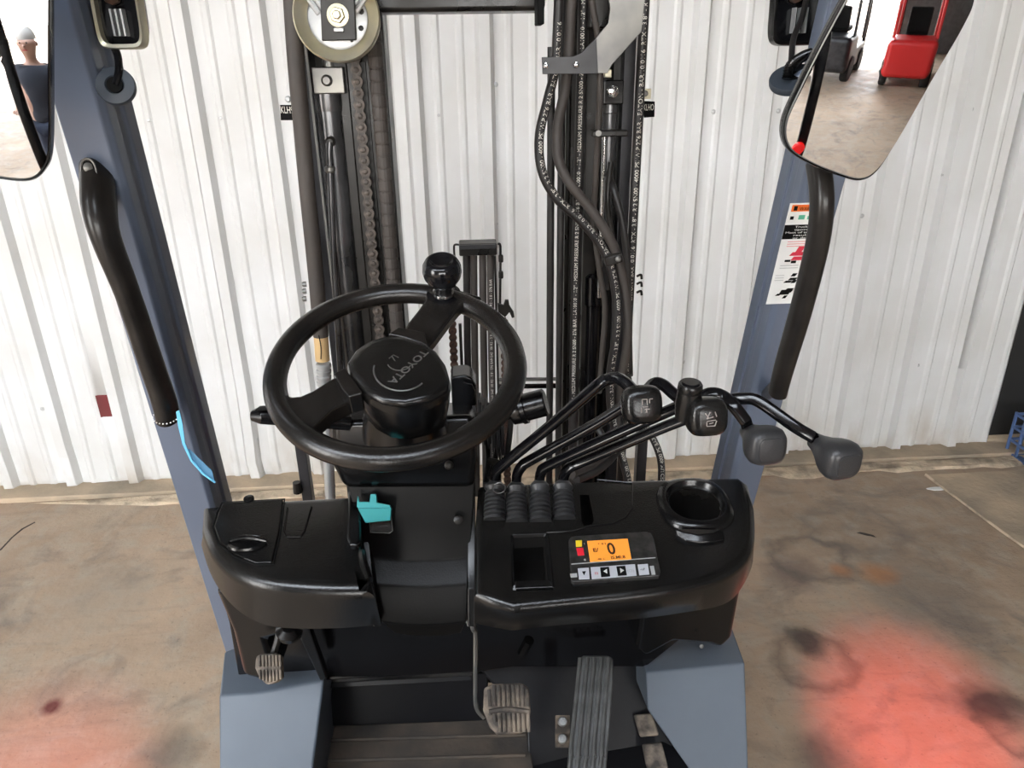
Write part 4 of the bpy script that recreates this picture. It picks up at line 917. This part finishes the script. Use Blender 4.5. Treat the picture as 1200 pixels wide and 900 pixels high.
# chain wheel
cw = K(394.5, 19, 1.50); R1 = (K(445, 19, 1.5)-K(343, 19, 1.5)).length/2
wn = V((.04, -1, .06)).normalized()
CWm = MB().lathe(cw+wn*-.012, wn, [(R1*.90, -.03), (R1*.98, -.02), (R1*.99, .012), (R1, .014), (R1*.965, .018), (R1*.93, .016), (R1*.74, .004), (R1*.70, .0), (R1*.70, -.010), (.02, -.010)], 64).build('chain_wheel', ZIN, FK, ang=25)
MB().lathe(cw+wn*-.020, wn, [(R1*.705, 0), (R1*.705, .004), (R1*.64, .0055), (.01, .0055)], 48).build('wheel_disc', SIL, CWm, ang=30)
for k in range(10):
    t = 2*pi*k/10+.2; q = cw+wn*-.0165+V((cos(t), 0, sin(t)))*R1*.575; MB().lathe(q, wn, [(.005, 0), (.005, .003), (.003, .0035)], 8).build('rivet_hole', STE, CWm)
for (xa, ya, xb, yb) in ((355, -12, 374, 16), (361, -14, 378, 8), (434, -12, 417, 14), (427, -14, 414, 6)):
    MB().tube([K(xa, ya, 1.487), K(xb, yb, 1.487)], .0055, 8, False).build('wheel_spoke', SIL, CWm)
plate([K(374, -30, 1.468), K(414, -30, 1.468), K(417.5, 47, 1.468), K(377, 48, 1.468)], (0, -1, 0), .012, 'wheel_bracket', STE, FK, .002)
bc = K(396, 18, 1.468)
MB().lathe(bc, (0, -1, 0), [(.019, 0), (.019, .003), (.0165, .0035)], 24).build('washer', ZIN, FK)
MB().lathe(bc+V((0, -.003, 0)), (0, -1, 0), [(.0135, 0), (.0135, .008), (.012, .010), (.008, .010), (.008, .016), (.006, .018)], 6).build('bolt', ZIN, FK)
MB().box(K(397, 35, 1.462), (.018, .004, .007)).build('bracket_slot', SIL, FK, .002)
# crossbar
a = K(432, 14.5, 1.58); b = K(640, 13, 1.58)
MB().box(((a.x+b.x)/2, 1.63, a.z+.07), (b.x-a.x, .08, .14)).build('mast_crossbar', STE, FK, .01, 3)
MB().box(K(632, 0, 1.55), (.013, .06, .085)).build('crossbar_bracket', BLK, FK, .002)
MB().box((K(400, 0, 1.66).x, 1.72, a.z+.12), (.20, .06, .12)).build('mast_crossbar', GLO, FK, .01, 3)
# right column
vb(724, 737, 250, MY+.03, .12, .12, TOP, 'outer_mast_channel', MGR)
vb(662, 724, 250, MY+.13, .03, .12, TOP, 'mast_channel_web', STE)
vb(684, 700, 250, MY+.05, .08, .12, TOP, 'inner_mast_channel', STE)
vb(713, 725, 250, MY+.06, .08, .12, TOP, 'middle_mast_channel', STE)
vt(645.2, 250, 1.62, .0082, .3, K(645, 55, 1.62).z, 'vertical_pipe', HOB)
vt(657, 250, 1.62, .0078, .3, TOP, 'vertical_pipe', HOB)
vt(664.5, 250, 1.66, .0060, .3, TOP, 'vertical_pipe', STE)
xE = K(743, 250, 1.56).x
pE = [V((xE, 1.565, .9)), V((xE, 1.565, 1.5)), V((xE+.002, 1.565, 2.1)), V((xE+.006, 1.565, 2.4))]
hE = MB().tube(pE, .0098, 14).build('hydraulic_hose', HOB, FK)
TXT = 'RTX - 3/8" - R 2 SN00 - 4000 PSI W.P 276 BAR - EATON - BAR/10/0116  '
path_text(TXT, [pE[0]+V((0, 0, .32)), pE[1], pE[2], pE[3]], .0098, .0088, INK, hE)
xC = K(677, 250, 1.57).x
pC = [V((xC, 1.575, .9)), V((xC, 1.575, 1.5)), V((xC+.004, 1.575, 2.0)), V((xC+.006, 1.575, 2.4))]
hC = MB().tube(pC, .0110, 14).build('hydraulic_hose', HOB, FK); path_text('- 1/2" - MEDIUM PRESSURE R 2 SN00 - 276 BAR - LA10010   ', [pC[0]+V((0, 0, .32)), pC[1], pC[2], pC[3]], .0110, .0075, INK, hC, turn=.25)
def hose(pts, r, m=HOB, txt=None, th=.0085, turn=0., name='hydraulic_hose', rev=False, par=None):
    P = [K(x, y, Y) for x, y, Y in pts]; o = MB().tube(P, r, 14, True, 10).build(name, m, par or FK, ang=60)
    if txt: path_text(txt, P, r, th, INK, o, turn=turn, rev=rev)
    return o
hose([(656, -30, 1.53), (653, 40, 1.53), (650, 82, 1.525), (641, 120, 1.51), (632, 160, 1.50), (635, 200, 1.49), (652, 232, 1.49), (680, 258, 1.49), (703, 286, 1.49), (716, 315, 1.49), (722, 350, 1.49), (722, 390, 1.49), (715, 440, 1.50), (716, 480, 1.50), (722, 510, 1.50), (735, 560, 1.48), (740, 600, 1.45)], .0092, HOB, TXT, .0085, turn=-.3, rev=True)
hose([(671, -30, 1.54), (667, 50, 1.54), (663, 100, 1.53), (654, 145, 1.52), (654, 185, 1.51), (668, 215, 1.50), (692, 245, 1.495), (712, 275, 1.49), (725, 305, 1.495), (734, 350, 1.50), (735, 400, 1.50), (727, 450, 1.51), (722, 490, 1.51), (712, 530, 1.48), (690, 548, 1.42), (670, 556, 1.36)], .0100, HOS)
hose([(735, 440, 1.53), (742, 470, 1.53), (752, 492, 1.52), (768, 520, 1.50), (775, 545, 1.49), (774, 580, 1.48)], .0085, HOB, 'BAR - MEDIUM 4000 PSI ', .0085, rev=True)
hose([(716, 445, 1.56), (722, 480, 1.55), (728, 505, 1.53), (722, 530, 1.49), (700, 552, 1.42), (676, 562, 1.36)], .0085, HOB)
hose([(700, 500, 1.58), (708, 520, 1.55), (700, 545, 1.50), (672, 566, 1.42)], .0085, HOB)
# corrugated slack cable in front
hose([(690, -30, 1.50), (695, 10, 1.50), (702, 55, 1.50), (703, 110, 1.50), (701, 150, 1.51), (698, 210, 1.53), (696, 260, 1.55), (703, 320, 1.55), (709, 360, 1.55), (706, 410, 1.55), (702, 460, 1.55)], .0062, HOS, name='lamp_cable')
hose([(712, 205, 1.60), (720, 225, 1.56), (730, 265, 1.55), (735, 310, 1.55), (736, 370, 1.56), (738, 440, 1.57)], .0078, HOB)
hose([(716, 190, 1.58), (712, 230, 1.57), (716, 270, 1.57), (728, 320, 1.56)], .0060, STE, name='branch_pipe')
# clamps on the hose bundle
MB().box(K(718, 303, 1.485), (.036, .03, .020), Matrix.Rotation(-.25, 3, 'Y')).build('hose_clamp', STE, FK, .003)
MB().lathe(K(724, 303, 1.468), (0, -1, 0), [(.006, 0), (.006, .006), (.003, .008)], 8).build('clamp_bolt', ZIG, FK)
MB().box(K(714, 156, 1.50), (.070, .03, .012)).build('hose_clamp', STE, FK, .003)
MB().lathe(K(701, 156, 1.485), (0, -1, 0), [(.006, 0), (.006, .004)], 8).build('clamp_bolt', ZIG, FK)
# right lift cylinder
xr = K(716, 130, 1.62).x; zq = K(716, 122, 1.60).z
MB().lathe((xr, 1.635, K(716, 340, 1.62).z), (0, 0, 1), [(.017, 0), (.017, zq-K(716, 340, 1.62).z-.02), (.0195, zq-K(716, 340, 1.62).z-.018), (.0195, zq-K(716, 340, 1.62).z)], 22).build('lift_cylinder', CYL, FK, ang=30)
MB().box(K(717, 108, 1.60), (.042, .04, .046)).build('cylinder_cap_block', GLO, FK, .003)
MB().lathe(K(718, 107, 1.575), (0, -1, 0), [(.0125, 0), (.0125, .004), (.0100, .005), (.0100, .012), (.006, .013)], 6).build('cap_bolt', CHR, FK)
MB().box(K(712, 86, 1.585), (.014, .02, .016)).build('cap_lug', ZIN, FK, .002)
MB().lathe((K(706.5, 250, 1.60).x, 1.61, K(706, 350, 1.6).z), (0, 0, 1), [(.0048, 0), (.0048, K(706, 160, 1.6).z-K(706, 350, 1.6).z)], 12).build('chrome_rod', CHR, FK)
MB().lathe((K(709, 320, 1.62).x, 1.63, K(709, 372, 1.6).z), (0, 0, 1), [(.003, 0), (.003, .12)], 12).build('rod_end', CHR, FK)
xq = K(697, 380, 1.64).x
MB().lathe((xq, 1.66, .3), (0, 0, 1), [(.022, 0), (.022, K(697, 360, 1.64).z-.3), (.026, K(697, 358, 1.64).z-.3), (.026, K(697, 326, 1.64).z-.3), (.018, K(697, 322, 1.64).z-.3)], 22).build('tilt_cylinder_body', GLO, FK, ang=30)
# zinc bracket plate with dark foot
zp = [(712, -12), (757, -12), (755, 8), (752, 37), (735, 56), (717, 76), (712, 86), (636, 87), (635, 67), (672, 66), (681, 62), (704, 38), (713, 27), (715, 10)]
plate([K(x, y, 1.485) for x, y in zp[:7]]+[K(700, 86, 1.485), K(697, 46, 1.485)]+[K(704, 38, 1.485), K(713, 27, 1.485), K(715, 10, 1.485)], (0, -1, 0), .006, 'hose_bracket', ZIG, FK, .001)
plate([K(x, y, 1.484) for x, y in [(701, 86.5), (636, 87), (635, 67), (672, 66), (681, 62), (699, 44)]], (0, -1, 0), .007, 'hose_bracket_foot', MGR, FK, .001)
for x, y in ((640, 77), (675.5, 76)): MB().lathe(K(x, y, 1.477), (0, -1, 0), [(.0055, 0), (.0050, .003), (.002, .004)], 10).build('bracket_rivet', CHR, FK)
MB().box(K(703, 8, 1.56), (.045, .04, .075)).build('hose_guide_block', STE, FK, .004)
# side lugs and handwritten tags
MB().box(K(757, 110, 1.62), (.020, .006, .020)).build('side_lug', ZIN, FK, .001)
MB().lathe(K(755.5, 109.5, 1.615), (0, -1, 0), [(.0062, 0), (.0062, .005), (.004, .007)], 10).build('lug_bolt', ZIG, FK)
MB().lathe(K(338, 116, 1.60), (0, -1, 0), [(.0062, 0), (.0062, .005), (.004, .007)], 10).build('lug_bolt', SIL, FK)
tg = plate([K(752, 118, 1.60), K(767.5, 119, 1.60), K(767, 137, 1.60), K(755, 138, 1.62)], (0, -1, 0), .004, 'marked_tag', BLK, FK, .0005)
lettering('KLHO', K(753.5, 129.5, 1.599), (1, 0, 0), (0, 0, 1), .0125, INK, tg, width=.022)
tg = plate([K(328, 123, 1.60), K(345, 123, 1.60), K(345, 141, 1.60), K(329, 141, 1.60)], (0, -1, 0), .004, 'marked_tag', BLK, FK, .0005)
lettering('KLH9', K(329, 132.5, 1.599), (1, 0, -.05), (0, 0, 1), .0130, INK, tg, width=.025)
# small hooks right of hose, bracket left at wheel height
for y in (324, 333, 343): MB().tube([K(746, y, 1.60), K(751, y-2, 1.60), K(752, y+3, 1.60)], .0028, 6).build('hose_hook', STE, FK)
for y in (333, 341, 350): MB().lathe(K(359, y, 1.56), (-1, -.3, 0), [(.006, 0), (.006, .006), (.004, .009)], 8).build('mast_bolt', ZIG, FK)
MB().box(K(374, 330, 1.575), (.022, .02, .010)).build('mast_lug', STE, FK, .002)
# load-backrest posts behind console
for x, s in ((357, 1), (750, 1)):
    X = K(x, 550, 1.70).x; zt2 = K(x, 505, 1.70).z
    MB().box((X, 1.70, (zt2+.05)/2+.05), (.026, .03, zt2-.05)).build('backrest_post', MGR, FK, .002)
    MB().lathe((X+(.03 if x > 500 else -.02), 1.68, K(x, 572, 1.70).z), (0, 0, 1), [(.012, 0), (.010, .03)], 10).build('post_bolt', STE, FK)
# centre group: carriage hoses, rusty chains, cross rods
CY = 1.72
ct = K(560, 290, CY)
TB = MB().box((ct.x, CY, ct.z), (K(583, 290, CY).x-K(539, 290, CY).x, .05, K(560, 283, CY).z-K(560, 297, CY).z)).build('hose_bar', STE, FK, .003)
MB().box((ct.x-.001, CY-.028, ct.z+.008), (K(582, 290, CY).x-K(540, 290, CY).x, .006, .010)).build('hose_bar_lip', MGR, FK, .001)
for x, m_ in ((546.5, HOB), (555, HOS), (565.5, HOS), (574.5, HOS)):
    pts = [K(x, 297, CY), K(x+1.2, 400, CY), K(x+3, 500, CY), K(x+4, 580, CY)]
    o = MB().tube(pts, .0088, 12).build('carriage_hose', m_, FK)
    if x > 570: path_text('SAE 100 R2 - 3/8 - 276 BAR ', pts, .0088, .006, INK, o, rev=True)
MB().tube([K(539, 287, CY), K(533, 287, CY), K(532, 292, CY), K(533, 305, CY)], .0025, 8).build('wire_loop', STE, FK)
MB().tube([K(583, 286, CY), K(586, 287, CY), K(586.5, 300, CY), K(586, 360, CY)], .0028, 8).build('wire_stay', STE, FK)
for y in (303, 322): MB().box(K(587, y, CY), (.011, .012, .018)).build('stay_clip', STE, FK, .003)
hk = [(583, 356), (590, 358), (592, 352), (596, 352), (597, 358), (602, 366), (603, 372), (600, 373), (597, 366), (592, 372), (584, 366)]
plate([K(x, y, CY-.02) for x, y in hk], (0, -1, 0), .01, 'carriage_hook', STE, FK, .001)
for x, y, z0y in ((532.5, 430, 375), (592, 430, 374)):
    chain(x, y, CY-.02, .55, K(x, z0y, CY-.02).z, .0100, .0175, 'carriage_chain', RST)
vb(539.5, 543, 430, CY, .01, .5, K(541, 380, CY).z, 'chain_strip', STE, bev=.001)
vb(582, 584.5, 430, CY, .01, .5, K(583, 300, CY).z, 'chain_strip', STE, bev=.001)
MB().tube([K(585, 453, 1.80), K(660, 452, 1.80)], .0070, 8, False).build('cross_rod', GLO, FK)
MB().tube([K(585, 445, 2.4), K(662, 444, 2.4)], .0070, 8, False).build('cross_rod', ZIG, FK)
# black lower cross-member behind console
MB().box((0, 1.66, .62), (.80, .10, .10)).build('lower_crossmember', STE, FK, .01)
# forks, carriage on the far side
for s in (-1, 1):
    MB().box((s*.20, 2.40, .12), (.10, 1.0, .035)).build('fork', STE, FK, .006)
    MB().box((s*.20, 1.90, .30), (.10, .035, .40)).build('fork_shank', STE, FK, .004)
MB().box((0, 1.86, .28), (.80, .03, .08)).build('carriage_plate', STE, FK, .004); 
# ================================================================== SMALL THINGS ON THE FLOOR
CR = thing('plastic_crate', 'blue lattice plastic crate at the right edge by the dark doorway', 'crate', KZ(1206, 570, .006))
cb = KZ(1191, 572, .006); x0, y0 = cb.x+.20, cb.y; x1, y1 = x0+.55, y0+.36; zt = K(1196, 515, y0).z
zt = .24
for k in range(4):
    z = .012+(zt-.02)*k/3; MB().tube([V((x0, y0, z)), V((x1, y0, z)), V((x1, y1, z)), V((x0, y1, z)), V((x0, y0, z))], 1, 4, False, section=sq_section(.007, .007, .3)).build('rail', CRT, CR)
for i in range(9):
    for yy in (y0, y1): MB().box((x0+(x1-x0)*i/8, yy, zt/2+.006), (.012, .010, zt-.004)).build('upright', CRT, CR)
for i in range(6):
    for xx in (x0, x1): MB().box((xx, y0+(y1-y0)*i/5, zt/2+.006), (.010, .012, zt-.004)).build('upright', CRT, CR)
MB().box(((x0+x1)/2, (y0+y1)/2, .012), (x1-x0, y1-y0, .006)).build('crate_base', CRT, CR)
mb = MB(); c = KZ(1098, 573, .0); mb.loft([[c+V((.05*cos(t)*(1+.2*sin(3*t)), .016*sin(t), .0)) for t in [i*pi/6 for i in range(12)]], [c+V((.048*cos(t)*(1+.2*sin(3*t)), .014*sin(t), .004)) for t in [i*pi/6 for i in range(12)]]])
tag(mb.build('paper_scrap', WHT), 'small white paper scrap on the floor left of the joint line', 'scrap')
mb = MB(); c = KZ(1015, 627, .0); mb.loft([[c+V((.030*cos(t)-.02*sin(t), -.02*cos(t)+.010*sin(t)*(1+.3*sin(4*t)), .0)) for t in [i*pi/6 for i in range(12)]], [c+V((.020*cos(t)-.013*sin(t), -.013*cos(t)+.006*sin(t), .008)) for t in [i*pi/6 for i in range(12)]]])
tag(mb.build('dirt_clump', DEB), 'small dark dirt clump on the floor right of the console', 'debris')
# ================================================================== THINGS BEHIND THE CAMERA (seen in the mirrors)
def box3(c, d, name, m, par, bev=.01): return MB().box(c, d).build(name, m, par, bev)
def redtruck(ox, oy, rz, P=None, lab='red forklift parked behind the truck, seen in the right mirror'):
    P = P or REDP; T = thing('parked_forklift', lab, 'forklift', (ox, oy, 0))
    R3 = Matrix.Rotation(rz, 3, 'Z')
    def W(p): return V((ox, oy, 0))+R3@V(p)
    def bb(c, d, name, m, bev=.02):
        return MB().box(W(c), d, R3).build(name, m, T, bev, 3)
    bb((0, .35, .62), (1.05, .9, .75), 'counterweight', P, .12); bb((0, -.5, .45), (1.05, 1.1, .45), 'body', P, .05); bb((0, -.2, 1.05), (.5, .5, .12), 'seat', BLK, .04); bb((0, .03, 1.3), (.5, .12, .5), 'seat_back', BLK, .04)
    for sx_ in (-.47, .47):
        bb((sx_, .3, 1.55), (.07, .07, 1.2), 'guard_leg', P); bb((sx_, -.9, 1.45), (.07, .07, 1.4), 'guard_leg', P)
        bb((sx_, -1.15, 1.3), (.09, .12, 2.4), 'mast_rail', STE)
        for yy in (.35, -.75):
            MB().lathe(W((sx_-.09, yy, .28)), R3@V((1, 0, 0)), [(.15, 0), (.26, 0), (.28, .03), (.28, .15), (.26, .18), (.15, .18)], 24).build('wheel', TYR, T)
    for k in range(5): bb((0, .25-.27*k, 2.16), (.98, .05, .06), 'guard_bar', P)
    return T
def reflect(px, py, M, dist):
    c, n, _m, R_ = M; p = KP(px, py, c, n); n = (n+(p-c)/R_).normalized(); inc = (p-CP).normalized(); out = inc-n*2*inc.dot(n); return p, out
p_, o_ = reflect(1072, 60, RM, 0); print('right refl', p_, o_)
t = 7.5; q = p_+o_*t; redtruck(q.x, q.y, radians(20)); q2 = q+V((-1.7, -.6, 0)); redtruck(q2.x, q2.y, radians(20), MGR, 'dark grey forklift parked left of the red one, seen in the right mirror')
p_, o_ = reflect(940, 172, RM, 0); q = p_+o_*((-.46-p_.y)/o_.y)
MB().lathe(q, (0, 1, 0), [(.03, -.02), (.034, 0), (.030, .012), (.01, .02)], 20).build('tail_lamp', REDL, FK)
p_, o_ = reflect(43, 58, LM, 0); print('left refl', p_, o_)
t = min(4.5, max(1.4, (p_.z-1.70)/max(.02, -o_.z)));  print('t', t); q = p_+o_*t; HX, HY = q.x, q.y
# bystander: one continuous skinned body, clothing and hair as children
def person(x, y, face):
    R3 = Matrix.Rotation(face, 3, 'Z')
    def body(name, nodes, edges, m, par, sub=2):
        me = bpy.data.meshes.new(name); me.from_pydata([R3@V(n[0]) for n in nodes], edges, []); me.materials.append(m)
        o = bpy.data.objects.new(name, me); link(o, par, (x, y, 0)); 
        o.modifiers.new('skin', 'SKIN'); sk = me.skin_vertices[0].data
        for i, nd in enumerate(nodes): sk[i].radius = (nd[1], nd[2] if len(nd) > 2 else nd[1])
        sk[0].use_root = True
        s = o.modifiers.new('sub', 'SUBSURF'); s.levels = sub; s.render_levels = sub
        o.modifiers['skin'].use_smooth_shade = True; return o
    nodes = [((0, 0, .95), .15, .11), ((0, 0, 1.15), .14, .10), ((0, .0, 1.38), .16, .10), ((0, 0, 1.48), .07), ((0, -.01, 1.55), .05), ((0, -.02, 1.66), .105, .125), ((0, -.02, 1.74), .10, .12),
             ((.17, 0, 1.42), .06), ((.24, .02, 1.15), .045), ((.20, -.20, 1.08), .036), ((.18, -.28, 1.08), .03),
             ((-.17, 0, 1.42), .06), ((-.24, .02, 1.15), .045), ((-.20, -.20, 1.08), .036), ((-.18, -.28, 1.08), .03),
             ((.10, 0, .86), .085), ((.11, -.01, .50), .06), ((.11, .01, .09), .04), ((.11, -.13, .04), .035),
             ((-.10, 0, .86), .085), ((-.11, -.01, .50), .06), ((-.11, .01, .09), .04), ((-.11, -.13, .04), .035)]
    ed = [(0, 1), (1, 2), (2, 3), (3, 4), (4, 5), (5, 6), (2, 7), (7, 8), (8, 9), (9, 10), (2, 11), (11, 12), (12, 13), (13, 14), (0, 15), (15, 16), (16, 17), (17, 18), (0, 19), (19, 20), (20, 21), (21, 22)]
    B = body('person', nodes, ed, SKN, None)
    tag(B, 'grey-haired person in a dark shirt, seen in the left mirror', 'person')
    sh = [((0, 0, .86), .175, .135), ((0, 0, 1.0), .17, .13), ((0, 0, 1.15), .155, .12), ((0, .0, 1.38), .175, .12), ((0, 0, 1.47), .08), ((.17, 0, 1.42), .075), ((.225, .01, 1.22), .06), ((-.17, 0, 1.42), .075), ((-.225, .01, 1.22), .06)]
    body('shirt', sh, [(0, 1), (1, 2), (2, 3), (3, 4), (3, 5), (5, 6), (3, 7), (7, 8)], SHI, B)
    tr_ = [((0, 0, .93), .165, .125), ((.10, 0, .84), .10), ((.11, -.01, .50), .078), ((.11, .01, .12), .06), ((-.10, 0, .84), .10), ((-.11, -.01, .50), .078), ((-.11, .01, .12), .06)]
    body('trousers', tr_, [(0, 1), (1, 2), (2, 3), (0, 4), (4, 5), (5, 6)], TRO, B)
    def mbp(mb, name, m): 
        for i in range(len(mb.v)): mb.v[i] = R3@mb.v[i]+V((x, y, 0))
        return mb.build(name, m, B, ang=180)
    h = MB(); rings = []
    for j in range(9):
        a = pi/2*j/8; rings.append([V((.094*cos(a)*cos(t), .005+.118*cos(a)*sin(t), 1.715+.125*sin(a))) for t in [i*pi/8 for i in range(16)]])
    h.loft(rings, False); mbp(h, 'hair', HAI)
    for s in (-1, 1):
        mbp(MB().lathe((s*.032, -.118, 1.69), (0, -1, 0), [(.009, 0), (.007, .004), (.001, .006)], 10), 'eye', BLK)
        mbp(MB().lathe((s*.090, .0, 1.67), (s, 0, 0), [(.016, -.01), (.024, 0), (.02, .01), (.006, .014)], 12), 'ear', SKN)
        for k, (dx, L) in enumerate(((-.030, .062), (-.010, .070), (.010, .066), (.029, .052))):
            b0 = V((s*.18+dx, -.295, 1.085)); mbp(MB().tube([b0, b0+V((0, -L*.6, .0)), b0+V((0, -L*.8, -L*.35))], [.0095, .0085, .0075], 8), 'finger', SKN)
        b0 = V((s*.18-s*.03, -.27, 1.085)); mbp(MB().tube([b0, b0+V((-s*.03, -.03, .01)), b0+V((-s*.038, -.055, .01))], [.011, .010, .008], 8), 'thumb', SKN)
    mbp(MB().lathe((0, -.118, 1.665), (0, -1, -.5), [(.011, -.03), (.015, 0), (.012, .018), (.004, .024)], 12), 'nose', SKN)
    mbp(MB().box((0, -.117, 1.622), (.045, .008, .008)), 'mouth', RDP)
person(HX, HY, radians(200))
